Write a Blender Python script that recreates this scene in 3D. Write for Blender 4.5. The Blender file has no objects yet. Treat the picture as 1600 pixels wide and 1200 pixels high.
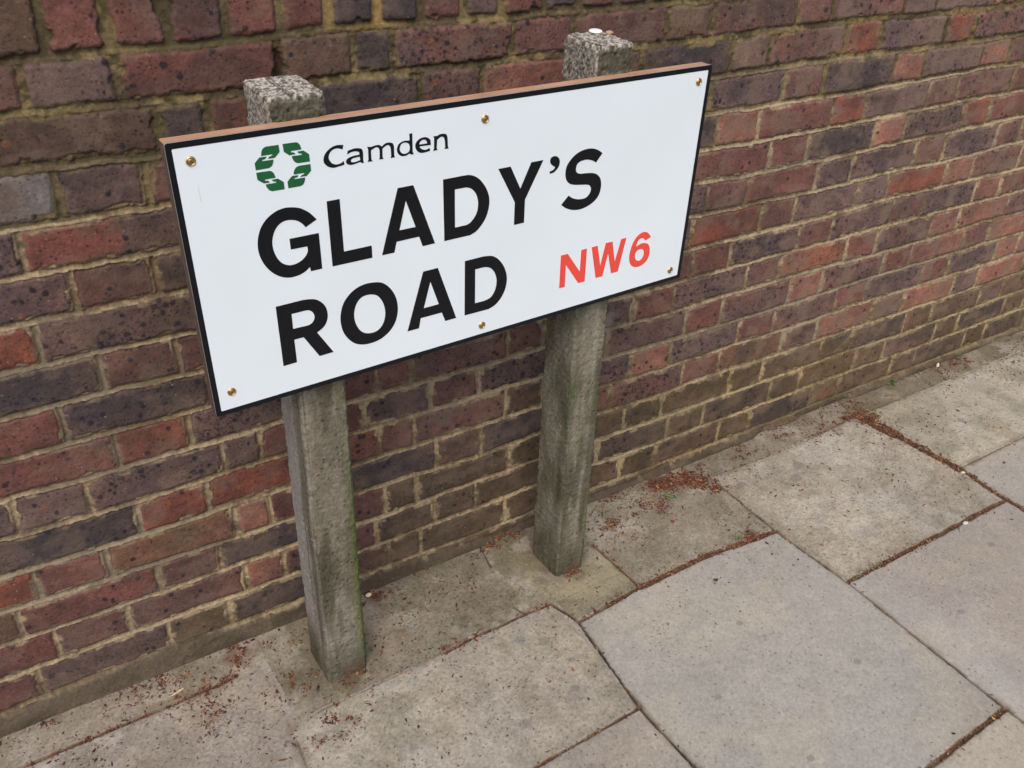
import bpy, math
import numpy as np
from mathutils import Matrix, Vector
EXPOSURE = 0.72
WALL_GAIN = 1.24
GROUND_GAIN = 1.19
POST_GAIN = 1.4
C = bpy.context.scene
col = C.collection
ZO = 1.18                      # height of the underside of the coping course above datum

# ------------------------------------------------------------------ camera
def rodr(r):
    r = np.array(r, float); th = np.linalg.norm(r); a = r/th
    K = np.array([[0, -a[2], a[1]], [a[2], 0, -a[0]], [-a[1], a[0], 0]])
    return np.eye(3)+np.sin(th)*K+(1-np.cos(th))*K@K
F_PX = 1442.01
Rw = rodr([0.561583049, -0.544706406, -0.123561821]) @ np.array([[1, 0, 0], [0, 0, -1], [0, 1, 0]], float)
Rb = (np.diag([1, -1, -1]) @ Rw).T
cam_d = bpy.data.cameras.new('camera'); cam = bpy.data.objects.new('camera', cam_d); col.objects.link(cam)
M4 = Matrix.Identity(4)
for i in range(3):
    for j in range(3): M4[i][j] = Rb[i][j]
M4.translation = Vector((0.855623, -1.388524, 0.308979+ZO))
cam.matrix_world = M4
cam_d.sensor_width = 36; cam_d.lens = F_PX/1600*36; cam_d.clip_start = .05; cam_d.clip_end = 300
C.camera = cam
# ------------------------------------------------------------------ sky and sun (overcast)
SUN_EL, SUN_AZ = 52, 215     # degrees; azimuth clockwise from +y
w = bpy.data.worlds.new('World'); C.world = w; w.use_nodes = True
nt = w.node_tree; bg = nt.nodes['Background']
sky = nt.nodes.new('ShaderNodeTexSky'); sky.sky_type = 'NISHITA'; sky.sun_disc = False
sky.sun_elevation = math.radians(SUN_EL); sky.sun_rotation = math.radians(SUN_AZ)
sky.air_density = 1.0; sky.dust_density = 4.0; sky.ozone_density = 1.0
nt.links.new(sky.outputs[0], bg.inputs[0]); bg.inputs[1].default_value = 0.10
sd = bpy.data.lights.new('sun', 'SUN'); sun = bpy.data.objects.new('sun', sd); col.objects.link(sun)
sd.energy = 1.1; sd.angle = math.radians(45); sd.color = (1.0, 0.93, 0.84)
az, el = math.radians(SUN_AZ), math.radians(SUN_EL)
to_sun = Vector((math.sin(az)*math.cos(el), math.cos(az)*math.cos(el), math.sin(el)))
sun.rotation_euler = (-to_sun).to_track_quat('-Z', 'Y').to_euler()
C.view_settings.view_transform = 'Standard'; C.view_settings.look = 'None'
C.view_settings.gamma = 1; C.view_settings.exposure = EXPOSURE
try: C.view_settings.use_curve_mapping = False
except Exception: pass

COURSES = {
 1: ([0.962, 1.084, 1.313, 1.434, 1.501, 1.726, 1.849, 2.065, 2.177, 2.41, 2.51, 2.744, 2.856, 3.071], 'p r B Q T P P B T P T p p K'.split()),
 2: ([1.123, 1.196, 1.35, 1.549, 1.667, 1.895, 2.013, 2.24, 2.346, 2.57, 2.689, 2.915, 3.023, 3.254], 'D r D T K B D k T R S R T'.split()),
 3: ([0.875, 0.971, 1.094, 1.332, 1.42, 1.548, 1.674, 1.823, 1.955, 2.197, 2.406, 2.527, 2.757, 2.868, 3.085, 3.202], 'g p P r P p r P r S P D K S K P'.split()),
 4: ([0.909, 1.149, 1.24, 1.427, 1.584, 1.814, 1.918, 2.118, 2.232, 2.35, 2.581, 2.69, 2.914, 3.027, 3.253], 'h B r r P P r D K r R p P P r'.split()),
 5: ([0.79, 0.964, 1.084, 1.242, 1.358, 1.533, 1.65, 1.849, 1.949, 2.174, 2.403, 2.52, 2.746, 2.857, 3.078, 3.189], 'S P D P r r p r B r r D K S R r'.split()),
 6: ([0.795, 0.899, 1.142, 1.255, 1.442, 1.55, 1.765, 1.87, 2.073, 2.152, 2.235, 2.354, 2.573, 2.696, 2.924, 3.04, 3.26, 3.369], 'R S P r P p r r P S P r S S P S P'.split()),
 7: ([0.776, 0.974, 1.092, 1.304, 1.413, 1.61, 1.71, 1.908, 2.007, 2.201, 2.411, 2.521, 2.74, 2.854, 3.079, 3.195, 3.407], 'D P P r r p P r p R r S p R K T'.split()),
 8: ([0.68, 0.902, 1.134, 1.238, 1.447, 1.554, 1.772, 1.867, 2.086, 2.222, 2.334, 2.557, 2.673, 2.897, 3.019, 3.24, 3.352], 'r U p r S p P r r r S r S P S K'.split()),
 9: ([0.737, 0.972, 1.09, 1.303, 1.442, 1.514, 1.736, 1.824, 2.061, 2.178, 2.402, 2.516, 2.746, 2.863, 3.086, 3.202, 3.428], 'r R S P P T P p r S T O r T K K P'.split()),
 10: ([0.797, 0.91, 1.139, 1.207, 1.413, 1.558, 1.669, 1.887, 1.999, 2.224, 2.336, 2.563, 2.678, 2.916, 3.031, 3.257, 3.375], 'p S p r S P S r T r T K T R K P K'.split()),
 11: ([0.699, 0.978, 1.099, 1.315, 1.444, 1.52, 1.735, 1.833, 2.071, 2.192, 2.409, 2.531, 2.759, 2.877, 3.106, 3.222, 3.447], 'D R R O P T B S K S r T r S r S K'.split()),
 12: ([0.615, 0.795, 0.913, 1.142, 1.21, 1.35, 1.566, 1.675, 1.89, 2.021, 2.242, 2.361, 2.578, 2.704, 2.927, 3.056, 3.28, 3.395], 'R r b K r D B D r T r b B K B K p K'.split()),
 13: ([0.661, 0.755, 0.986, 1.103, 1.358, 1.448, 1.52, 1.749, 1.843, 2.072, 2.188, 2.413, 2.524, 2.747, 2.867, 3.094, 3.215, 3.441, 3.561], 'B r P D P O1 O1 O1 O1 O1 O1 O1 O2 O1 Q b B p B'.split()),
 14: ([0.622, 0.797, 0.921, 1.146, 1.219, 1.426, 1.563, 1.666, 1.901, 1.998, 2.218, 2.335, 2.573, 2.687, 2.905, 3.031, 3.263, 3.37, 3.603], 'r P P K P O2 O1 O1 O1 Q O1 Q O1 b B p B Q B'.split()),
 15: ([0.535, 0.753, 0.984, 1.101, 1.363, 1.449, 1.527, 1.745, 1.852, 2.076, 2.188, 2.405, 2.518, 2.751, 2.864, 3.09, 3.199, 3.437, 3.542], 'r p O2 Q B O1 O1 O1 B O1 B O1 U b B p p O1 Q'.split()),
 16: ([0.524, 0.798, 0.927, 1.172, 1.299, 1.529, 1.627, 1.838, 1.932, 2.151, 2.246], 'O1 O1 O1 O1 O1 O1 O1 O1 O1 O1 O1'.split()),
}
# outlines on the sign face in mm from its top left corner: (x, z, smooth?)
GLYPHS = [
 ('G', [(183.8,-133.8,0),(174.0,-122.1,1),(162.4,-113.6,1),(150.5,-109.6,1),(138.4,-108.5,1),(126.1,-111.3,1),(113.9,-118.3,1),(104.9,-128.1,1),(99.3,-139.9,1),(96.7,-151.2,1),(96.5,-164.4,1),(100.0,-178.6,1),(106.9,-191.9,1),(116.8,-202.8,1),(127.3,-209.3,1),(138.4,-212.0,1),(151.2,-211.1,1),(160.6,-207.4,1),(167.2,-202.7,0),(168.1,-209.7,0),(185.4,-209.5,0),(184.9,-154.5,0),(141.7,-154.1,0),(142.1,-170.2,0),(166.4,-170.7,0),(166.3,-178.3,1),(162.1,-185.2,1),(154.6,-190.7,1),(145.4,-193.4,1),(136.7,-192.8,1),(127.8,-187.7,1),(121.4,-178.4,1),(117.8,-167.3,1),(116.9,-155.7,1),(119.2,-144.8,1),(124.6,-134.7,1),(132.6,-128.3,1),(141.3,-126.6,1),(149.8,-127.9,1),(156.9,-131.2,1),(162.6,-136.4,1),(166.6,-142.2,0)]),
 ('L', [(200.5,-110.8,0),(220.0,-110.9,0),(220.6,-191.0,0),(264.4,-191.3,0),(264.5,-210.8,0),(201.3,-210.0,0)]),
 ('A', [(280.4,-210.6,0),(310.5,-111.7,0),(335.9,-111.8,0),(370.1,-210.9,0),(348.8,-211.1,0),(343.1,-194.2,0),(305.2,-194.2,0),(300.8,-210.8,0)]),
 ('A', [(322.8,-132.9,0),(337.6,-177.4,0),(310.5,-177.2,0)]),
 ('D', [(385.6,-112.3,0),(420.5,-112.4,0),(429.5,-112.9,1),(438.5,-115.7,1),(449.1,-122.9,1),(458.5,-134.8,1),(464.8,-147.6,1),(467.4,-159.9,1),(466.1,-173.7,1),(461.6,-186.9,1),(453.1,-198.8,1),(443.8,-206.8,1),(432.9,-211.0,0),(386.6,-211.0,0)]),
 ('D', [(405.6,-131.3,0),(420.5,-131.4,0),(426.5,-131.9,1),(434.1,-135.1,1),(440.9,-141.8,1),(445.3,-150.9,1),(447.1,-161.6,1),(445.5,-173.8,1),(441.2,-182.1,1),(434.3,-189.2,1),(428.2,-192.2,1),(422.0,-192.7,0),(405.6,-192.7,0)]),
 ('Y', [(482.8,-112.7,0),(505.2,-112.6,0),(524.9,-152.1,0),(543.9,-112.4,0),(566.9,-112.4,0),(534.4,-171.9,0),(534.2,-211.0,0),(514.9,-211.1,0),(515.1,-172.9,0)]),
 ('apos', [(580.6,-137.3,0),(580.4,-133.7,0),(586.3,-132.4,1),(590.0,-129.4,1),(589.4,-126.9,1),(586.6,-125.5,1),(582.1,-121.4,1),(580.1,-116.5,1),(581.8,-111.6,1),(587.2,-109.6,1),(593.5,-111.2,1),(597.7,-115.5,1),(599.2,-121.0,1),(597.8,-128.0,1),(592.6,-133.8,1),(587.3,-136.8,1)]),
 ('S', [(685.6,-120.2,0),(674.6,-113.1,1),(662.7,-109.0,1),(648.1,-108.6,1),(633.9,-112.2,1),(621.8,-120.2,1),(613.8,-130.8,1),(612.0,-142.5,1),(614.7,-153.7,1),(621.7,-161.1,1),(631.8,-164.9,1),(646.7,-167.6,1),(659.3,-169.7,1),(664.6,-173.0,1),(667.2,-179.0,1),(665.0,-186.3,1),(658.0,-192.0,1),(648.9,-192.8,1),(638.8,-191.1,1),(629.4,-187.3,1),(621.3,-181.6,0),(607.2,-195.2,0),(618.4,-203.3,1),(633.6,-209.1,1),(650.4,-210.3,1),(666.8,-206.4,1),(679.7,-198.9,1),(686.3,-188.9,1),(688.2,-175.2,1),(685.5,-164.3,1),(678.9,-156.2,1),(668.4,-151.3,1),(655.0,-149.3,1),(641.8,-147.9,1),(635.0,-144.4,1),(632.8,-138.0,1),(634.7,-130.9,1),(641.6,-126.8,1),(652.9,-126.1,1),(664.7,-129.2,1),(673.4,-134.3,0)]),
 ('R', [(110.6,-251.7,0),(150.9,-251.5,0),(161.1,-252.7,1),(171.2,-255.8,1),(179.7,-262.9,1),(185.5,-272.8,1),(187.3,-285.2,1),(184.8,-295.8,1),(178.7,-304.1,1),(168.2,-310.0,0),(191.3,-350.5,0),(168.6,-350.9,0),(146.8,-311.9,0),(132.2,-311.9,0),(132.5,-350.5,0),(111.4,-350.9,0)]),
 ('R', [(132.4,-269.3,0),(153.0,-269.2,0),(159.4,-270.4,1),(164.8,-275.6,1),(166.7,-283.1,1),(164.0,-290.1,1),(158.4,-293.9,1),(153.1,-294.4,0),(132.4,-293.8,0)]),
 ('O', [(267.9,-252.0,1),(279.5,-256.3,1),(290.3,-266.8,1),(298.2,-281.1,1),(301.9,-295.8,1),(301.9,-312.0,1),(296.8,-328.5,1),(286.7,-341.4,1),(272.4,-350.1,1),(257.1,-353.2,1),(241.4,-352.2,1),(227.6,-346.3,1),(217.2,-335.5,1),(209.9,-321.7,1),(206.9,-306.3,1),(207.4,-292.1,1),(212.0,-276.3,1),(221.0,-264.0,1),(233.9,-254.7,1),(250.6,-250.5,1)]),
 ('O', [(259.8,-270.4,1),(268.7,-274.6,1),(275.9,-284.6,1),(279.6,-295.7,1),(280.7,-307.7,1),(278.3,-320.3,1),(272.0,-330.5,1),(261.7,-335.7,1),(248.9,-334.6,1),(239.4,-328.6,1),(232.4,-317.1,1),(229.1,-303.8,1),(229.8,-291.0,1),(234.3,-279.4,1),(241.7,-271.7,1),(250.8,-269.3,1)]),
 ('A', [(317.7,-350.9,0),(348.5,-253.7,0),(374.3,-253.6,0),(406.9,-350.9,0),(386.3,-351.1,0),(380.2,-333.8,0),(341.8,-333.6,0),(338.2,-350.9,0)]),
 ('A', [(360.6,-273.9,0),(375.0,-317.2,0),(347.7,-317.4,0)]),
 ('D', [(423.4,-253.5,0),(456.4,-253.2,0),(466.4,-254.3,1),(476.6,-257.2,1),(486.9,-265.2,1),(496.1,-277.6,1),(501.6,-290.6,1),(503.9,-302.2,1),(503.1,-314.6,1),(499.0,-327.6,1),(491.7,-338.5,1),(481.4,-347.2,1),(468.8,-351.4,0),(422.8,-350.8,0)]),
 ('D', [(442.6,-272.3,0),(457.3,-272.3,0),(463.8,-273.3,1),(471.9,-277.3,1),(478.6,-285.0,1),(482.5,-294.2,1),(483.9,-304.2,1),(482.2,-316.3,1),(477.2,-326.3,1),(470.7,-331.6,1),(460.4,-333.8,0),(442.5,-333.5,0)]),
 ('N', [(613.1,-287.1,0),(627.7,-287.5,0),(656.5,-327.7,0),(656.4,-286.8,0),(668.6,-286.6,0),(669.0,-349.7,0),(654.8,-349.5,0),(625.0,-307.3,0),(625.5,-349.7,0),(613.8,-349.4,0)]),
 ('W', [(678.8,-286.9,0),(691.9,-286.6,0),(701.5,-327.3,0),(709.8,-285.5,0),(725.0,-286.2,0),(734.2,-327.0,0),(744.4,-285.5,0),(756.1,-285.6,0),(743.6,-348.4,0),(728.3,-348.4,0),(717.0,-306.6,0),(708.5,-349.3,0),(693.4,-349.0,0)]),
 ('six', [(814.2,-296.5,0),(808.9,-289.4,1),(801.0,-284.0,1),(790.6,-283.5,1),(780.3,-289.2,1),(772.3,-300.6,1),(768.1,-316.9,1),(767.9,-330.2,1),(772.9,-342.1,1),(782.5,-348.8,1),(793.1,-350.3,1),(804.1,-347.4,1),(812.0,-340.4,1),(815.5,-330.3,1),(814.7,-319.3,1),(810.2,-310.3,1),(801.6,-305.7,1),(791.9,-304.9,1),(780.8,-308.4,0),(784.6,-298.0,1),(790.5,-294.4,1),(797.0,-295.4,1),(802.2,-300.9,0)]),
 ('six', [(795.0,-316.0,1),(800.0,-320.1,1),(801.6,-327.2,1),(799.1,-334.7,1),(792.4,-338.6,1),(784.8,-335.4,1),(781.1,-329.2,1),(781.3,-321.2,1),(786.2,-316.3,1)]),
 ('logo', [(141.0,-21.5,0),(141.3,-31.1,0),(134.0,-37.7,0),(124.9,-37.5,0),(126.4,-35.5,1),(128.8,-34.6,1),(131.2,-33.7,0),(131.0,-32.5,0),(116.2,-32.5,0),(117.1,-27.3,1),(119.5,-23.2,1),(123.9,-21.2,0)]),
 ('logo', [(113.6,-34.0,0),(123.0,-34.3,0),(122.1,-36.1,1),(120.0,-37.3,1),(116.6,-38.0,0),(116.9,-39.4,0),(131.8,-39.8,0),(131.0,-43.7,1),(128.9,-47.8,1),(124.4,-50.1,0),(106.8,-50.1,0),(106.5,-40.5,0)]),
 ('logo', [(146.4,-21.4,0),(163.2,-21.6,0),(167.1,-22.7,1),(170.0,-26.4,1),(171.6,-32.4,0),(156.7,-32.3,0),(156.7,-34.1,0),(160.5,-34.9,1),(162.7,-37.5,0),(154.0,-37.6,0),(147.0,-31.9,0)]),
 ('logo', [(165.2,-34.5,0),(174.0,-34.3,0),(181.5,-40.6,0),(181.7,-50.6,0),(164.9,-50.2,0),(160.5,-47.6,1),(157.9,-42.9,1),(157.0,-39.4,0),(171.5,-39.7,0),(171.5,-38.3,0),(167.6,-37.0,1)]),
 ('logo', [(106.8,-53.5,0),(123.9,-53.8,0),(128.0,-55.2,1),(130.8,-59.6,1),(132.2,-64.5,0),(117.3,-64.5,0),(117.5,-66.2,0),(121.4,-67.0,1),(123.7,-69.6,0),(115.5,-69.5,0),(107.4,-63.2,0)]),
 ('logo', [(126.1,-66.4,0),(135.0,-66.3,0),(142.5,-72.3,0),(142.6,-82.4,0),(125.2,-82.0,0),(121.5,-79.8,1),(118.4,-74.9,1),(117.8,-71.2,0),(132.1,-71.4,0),(132.1,-70.0,0),(128.1,-68.8,1)]),
 ('logo', [(182.0,-54.2,0),(182.2,-63.6,0),(175.2,-69.7,0),(166.0,-69.3,0),(167.6,-67.7,1),(172.2,-66.2,0),(171.6,-64.9,0),(157.2,-64.6,0),(158.2,-60.1,1),(161.3,-55.7,1),(165.9,-53.9,0)]),
 ('logo', [(154.8,-66.1,0),(163.4,-66.6,0),(162.3,-68.8,1),(157.8,-69.7,0),(158.0,-71.1,0),(172.7,-71.3,0),(171.9,-75.9,1),(169.4,-80.2,1),(165.1,-82.2,0),(147.9,-82.0,0),(147.7,-72.9,0)]),
 ('cC', [(231.5,-35.8,0),(222.2,-34.7,1),(213.1,-36.9,1),(204.9,-42.9,1),(201.3,-50.2,1),(201.8,-56.4,1),(207.1,-62.2,1),(214.6,-65.0,1),(221.1,-64.6,1),(230.8,-63.4,0),(230.5,-58.1,0),(225.3,-60.6,1),(218.8,-61.1,1),(212.6,-58.0,1),(208.9,-51.4,1),(209.8,-45.5,1),(214.0,-40.7,1),(220.6,-39.0,1),(225.9,-40.1,1),(229.6,-41.9,0)]),
 ('ca', [(237.2,-45.0,0),(246.3,-43.3,1),(254.1,-44.0,1),(259.2,-47.9,1),(259.3,-62.9,0),(260.4,-65.3,0),(256.7,-65.6,0),(254.8,-63.4,0),(246.1,-65.1,1),(239.4,-65.2,1),(234.4,-62.5,1),(233.7,-58.6,1),(236.9,-55.4,1),(244.2,-53.5,1),(254.2,-52.9,0),(253.5,-49.4,1),(248.6,-47.4,1),(242.0,-47.6,1),(235.9,-50.1,0)]),
 ('ca', [(254.6,-55.9,0),(254.7,-60.9,0),(247.6,-62.2,1),(242.3,-61.7,1),(240.9,-59.2,1),(244.0,-56.6,1)]),
 ('cm', [(266.1,-44.0,0),(272.4,-45.0,0),(278.1,-44.0,1),(284.2,-44.0,1),(288.8,-47.0,0),(294.4,-43.5,1),(301.2,-43.3,1),(306.8,-47.3,1),(307.2,-62.5,0),(308.2,-65.5,0),(301.3,-65.6,0),(302.5,-62.8,0),(302.0,-50.9,1),(299.0,-46.7,1),(294.9,-47.0,1),(289.3,-50.2,0),(289.1,-62.1,0),(290.3,-65.1,0),(283.5,-64.7,0),(284.7,-62.0,0),(284.7,-51.3,1),(282.0,-47.1,1),(277.9,-47.1,1),(271.7,-49.9,0),(271.7,-62.4,0),(273.5,-65.5,0),(265.7,-65.2,0),(267.3,-62.6,0),(267.6,-47.4,0)]),
 ('cd', [(331.9,-35.4,0),(336.8,-35.5,0),(336.6,-62.2,0),(338.2,-65.8,0),(334.0,-65.9,0),(331.6,-63.9,0),(325.2,-66.1,1),(318.2,-65.4,1),(312.9,-60.3,1),(312.0,-53.8,1),(315.5,-47.4,1),(323.2,-44.5,1),(332.3,-45.2,0),(332.2,-37.3,0)]),
 ('cd', [(325.9,-47.1,1),(330.7,-49.7,1),(332.3,-55.7,1),(330.3,-61.2,1),(324.6,-63.1,1),(319.1,-61.3,1),(316.2,-56.3,1),(317.5,-50.2,1),(321.1,-47.2,1)]),
 ('ce', [(366.4,-56.8,0),(365.1,-48.9,1),(358.5,-44.4,1),(349.9,-44.7,1),(343.1,-49.1,1),(341.1,-55.8,1),(344.0,-62.3,1),(349.3,-65.8,1),(356.5,-66.3,1),(364.7,-65.1,0),(364.5,-61.2,0),(358.0,-62.6,1),(353.0,-61.4,1),(349.2,-58.8,1),(347.6,-56.1,0)]),
 ('ce', [(347.4,-53.4,0),(348.6,-50.0,1),(352.0,-47.7,1),(355.8,-47.5,1),(359.1,-49.6,1),(360.3,-53.6,0)]),
 ('cn', [(370.4,-45.0,0),(376.8,-45.3,0),(381.5,-43.7,1),(387.3,-43.7,1),(393.1,-47.1,1),(394.4,-63.6,0),(395.6,-66.4,0),(388.5,-66.5,0),(390.0,-63.9,0),(389.0,-52.3,1),(386.5,-48.1,1),(382.2,-47.9,1),(376.7,-51.1,0),(375.7,-63.2,0),(377.1,-66.0,0),(369.8,-66.2,0),(371.3,-63.6,0),(372.0,-47.8,0)]),
]
SIGN_CORNERS = [(-2.4, 1.6), (908.6, -3.6), (901.1, -399.6), (3.6, -405.2)]
SCREWS = [(26.2, -24.5), (457.7, -32.3), (882.0, -29.0), (30.5, -369.1), (456.5, -378.4), (873.1, -376.7)]
DISC = [1.8213, -0.0955]
# ------------------------------------------------------------------ helpers
def tag(o, label=None, cat=None, group=None, kind=None):
    if label: o['label'] = label
    if cat: o['category'] = cat
    if group: o['group'] = group
    if kind: o['kind'] = kind
    return o
def empty(name, loc):
    o = bpy.data.objects.new(name, None); col.objects.link(o); o.location = loc; o.empty_display_size = .1
    return o
def link(name, me, mat, parent=None):
    o = bpy.data.objects.new(name, me); col.objects.link(o)
    if mat: me.materials.append(mat)
    if parent: o.parent = parent
    return o
def lin(c):
    c = np.array(c, float)/255
    return np.where(c <= .04045, c/12.92, ((c+.055)/1.055)**2.4)
def hsh(ix, iy, s):
    with np.errstate(over='ignore'):
        h = ix.astype(np.int64).astype(np.uint32)*np.uint32(374761393)+iy.astype(np.int64).astype(np.uint32)*np.uint32(668265263)+np.uint32((s*2246822519+3266489917) & 0xffffffff)
        h = (h ^ (h >> np.uint32(13)))*np.uint32(1274126177)
        h = (h ^ (h >> np.uint32(16)))*np.uint32(2246822519)
        h = h ^ (h >> np.uint32(15))
    return (h & np.uint32(0xffffff)).astype(np.float32)/np.float32(16777216)
def vn(x, y, s):
    x0 = np.floor(x); y0 = np.floor(y); fx = (x-x0).astype(np.float32); fy = (y-y0).astype(np.float32)
    fx = fx*fx*(3-2*fx); fy = fy*fy*(3-2*fy)
    a = hsh(x0, y0, s); b = hsh(x0+1, y0, s); c = hsh(x0, y0+1, s); d = hsh(x0+1, y0+1, s)
    return (a+(b-a)*fx)*(1-fy)+(c+(d-c)*fx)*fy
def fbm(x, y, s, o=4, g=.5):
    v = 0; A = 1; T = 0
    for i in range(o):
        v = v+A*vn(x*2**i+i*17.3, y*2**i+i*9.1, s+i*7); T += A; A *= g
    return v/T
def worley(x, y, s):
    x0 = np.floor(x); y0 = np.floor(y)
    best = np.full(x.shape, 9, np.float32); rid = np.zeros(x.shape, np.float32)
    for dx in (-1, 0, 1):
        for dy in (-1, 0, 1):
            cx = x0+dx; cy = y0+dy
            px = cx+hsh(cx, cy, s); py = cy+hsh(cx, cy, s+1)
            d = np.hypot(x-px, y-py).astype(np.float32); r = hsh(cx, cy, s+2)
            m = d < best; best[m] = d[m]; rid[m] = r[m]
    return best, rid
def sst(a, b, x):
    t = np.clip((x-a)/(b-a), 0, 1); return t*t*(3-2*t)
def mix(a, b, t):
    t = np.asarray(t, np.float32)
    if t.ndim: t = t[..., None]
    return a+(b-a)*t
def mesh_np(name, V, Fq, colr=None, smooth=True):
    me = bpy.data.meshes.new(name); n = len(V); k = Fq.shape[1]; m = len(Fq)
    me.vertices.add(n); me.vertices.foreach_set('co', np.ascontiguousarray(V, np.float32).ravel())
    me.loops.add(m*k); me.loops.foreach_set('vertex_index', np.ascontiguousarray(Fq, np.int32).ravel())
    me.polygons.add(m); me.polygons.foreach_set('loop_start', np.arange(0, m*k, k, dtype=np.int32))
    me.polygons.foreach_set('use_smooth', np.full(m, smooth, bool))
    me.update(calc_edges=True)
    if colr is not None:
        at = me.color_attributes.new('Col', 'FLOAT_COLOR', 'POINT')
        c = np.ones((n, 4), np.float32); c[:, :3] = np.clip(colr.reshape(-1, 3), 0.002, .95)
        at.data.foreach_set('color', c.ravel())
    return me
def grid_faces(nr, nc):
    i = np.arange(nr*nc).reshape(nr, nc)
    return np.stack([i[:-1, :-1], i[:-1, 1:], i[1:, 1:], i[1:, :-1]], -1).reshape(-1, 4)
def join_parts(L):
    Vs, Fs, Cs, o = [], [], [], 0
    for V, Fq, cc in L:
        Vs.append(V); Fs.append(Fq+o); Cs.append(cc); o += len(V)
    return np.concatenate(Vs), np.concatenate(Fs), np.concatenate(Cs)
def prog(segs):
    out = [segs[0][0]]
    for a, b, s0, s1 in segs:
        x = a
        while x < b-1e-9:
            t = (x-a)/(b-a); x += s0+(s1-s0)*t; out.append(min(x, b))
    return np.unique(np.array(out))
def vc_mat(name, rough=.9, fine=900., amp=.25, bump=.25, bscale=600., spec=.25):
    """surface colour from the mesh's own colour layer, broken up by fine procedural grain and bump"""
    m = bpy.data.materials.new(name); m.use_nodes = True; N = m.node_tree.nodes; L = m.node_tree.links
    b = N['Principled BSDF']; b.inputs['Roughness'].default_value = rough; b.inputs['Specular IOR Level'].default_value = spec
    a = N.new('ShaderNodeAttribute'); a.attribute_name = 'Col'
    tc = N.new('ShaderNodeTexCoord')
    n1 = N.new('ShaderNodeTexNoise'); n1.inputs['Scale'].default_value = fine; n1.inputs['Detail'].default_value = 3
    n2 = N.new('ShaderNodeTexNoise'); n2.inputs['Scale'].default_value = bscale; n2.inputs['Detail'].default_value = 4
    L.new(tc.outputs['Object'], n1.inputs[0]); L.new(tc.outputs['Object'], n2.inputs[0])
    mr = N.new('ShaderNodeMapRange'); mr.inputs[1].default_value = .3; mr.inputs[2].default_value = .7
    mr.inputs[3].default_value = 1-amp; mr.inputs[4].default_value = 1+amp
    L.new(n1.outputs[0], mr.inputs[0])
    vm = N.new('ShaderNodeVectorMath'); vm.operation = 'SCALE'
    L.new(a.outputs['Color'], vm.inputs[0]); L.new(mr.outputs[0], vm.inputs['Scale'])
    L.new(vm.outputs[0], b.inputs['Base Color'])
    bp = N.new('ShaderNodeBump'); bp.inputs['Strength'].default_value = bump; bp.inputs['Distance'].default_value = .001
    L.new(n2.outputs[0], bp.inputs['Height']); L.new(bp.outputs[0], b.inputs['Normal'])
    return m
def flat_mat(name, c, rough=.5, metal=0., noise=0., nscale=60., bump=0., spec=.5, coat=0.):
    m = bpy.data.materials.new(name); m.use_nodes = True; N = m.node_tree.nodes; L = m.node_tree.links
    b = N['Principled BSDF']; b.inputs['Roughness'].default_value = rough; b.inputs['Metallic'].default_value = metal
    b.inputs['Specular IOR Level'].default_value = spec
    tc = N.new('ShaderNodeTexCoord'); n1 = N.new('ShaderNodeTexNoise'); n1.inputs['Scale'].default_value = nscale; n1.inputs['Detail'].default_value = 5
    L.new(tc.outputs['Object'], n1.inputs[0])
    mr = N.new('ShaderNodeMapRange'); mr.inputs[1].default_value = .3; mr.inputs[2].default_value = .7
    mr.inputs[3].default_value = 1-noise; mr.inputs[4].default_value = 1+noise
    L.new(n1.outputs[0], mr.inputs[0])
    rgb = N.new('ShaderNodeRGB'); rgb.outputs[0].default_value = (*c, 1)
    vm = N.new('ShaderNodeVectorMath'); vm.operation = 'SCALE'
    L.new(rgb.outputs[0], vm.inputs[0]); L.new(mr.outputs[0], vm.inputs['Scale']); L.new(vm.outputs[0], b.inputs['Base Color'])
    if bump:
        bp = N.new('ShaderNodeBump'); bp.inputs['Strength'].default_value = bump; bp.inputs['Distance'].default_value = .001
        L.new(n1.outputs[0], bp.inputs['Height']); L.new(bp.outputs[0], b.inputs['Normal'])
    return m
rng = np.random.default_rng(7)

# ------------------------------------------------------------------ ground plane height
GA, GB, GC = -1.17781, 0.0117964, -0.0303939
def g_plane(x, y): return GA+GB*np.clip(x, -5, 12)+GC*np.clip(y, -3, 0)+ZO

# ================================================================== brick wall
LW = WALL_GAIN
def bc(*c):
    c = np.array(c, float); g = np.array([105, 84, 74.]); return lin(g+(c-g)*.82)/LW
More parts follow.
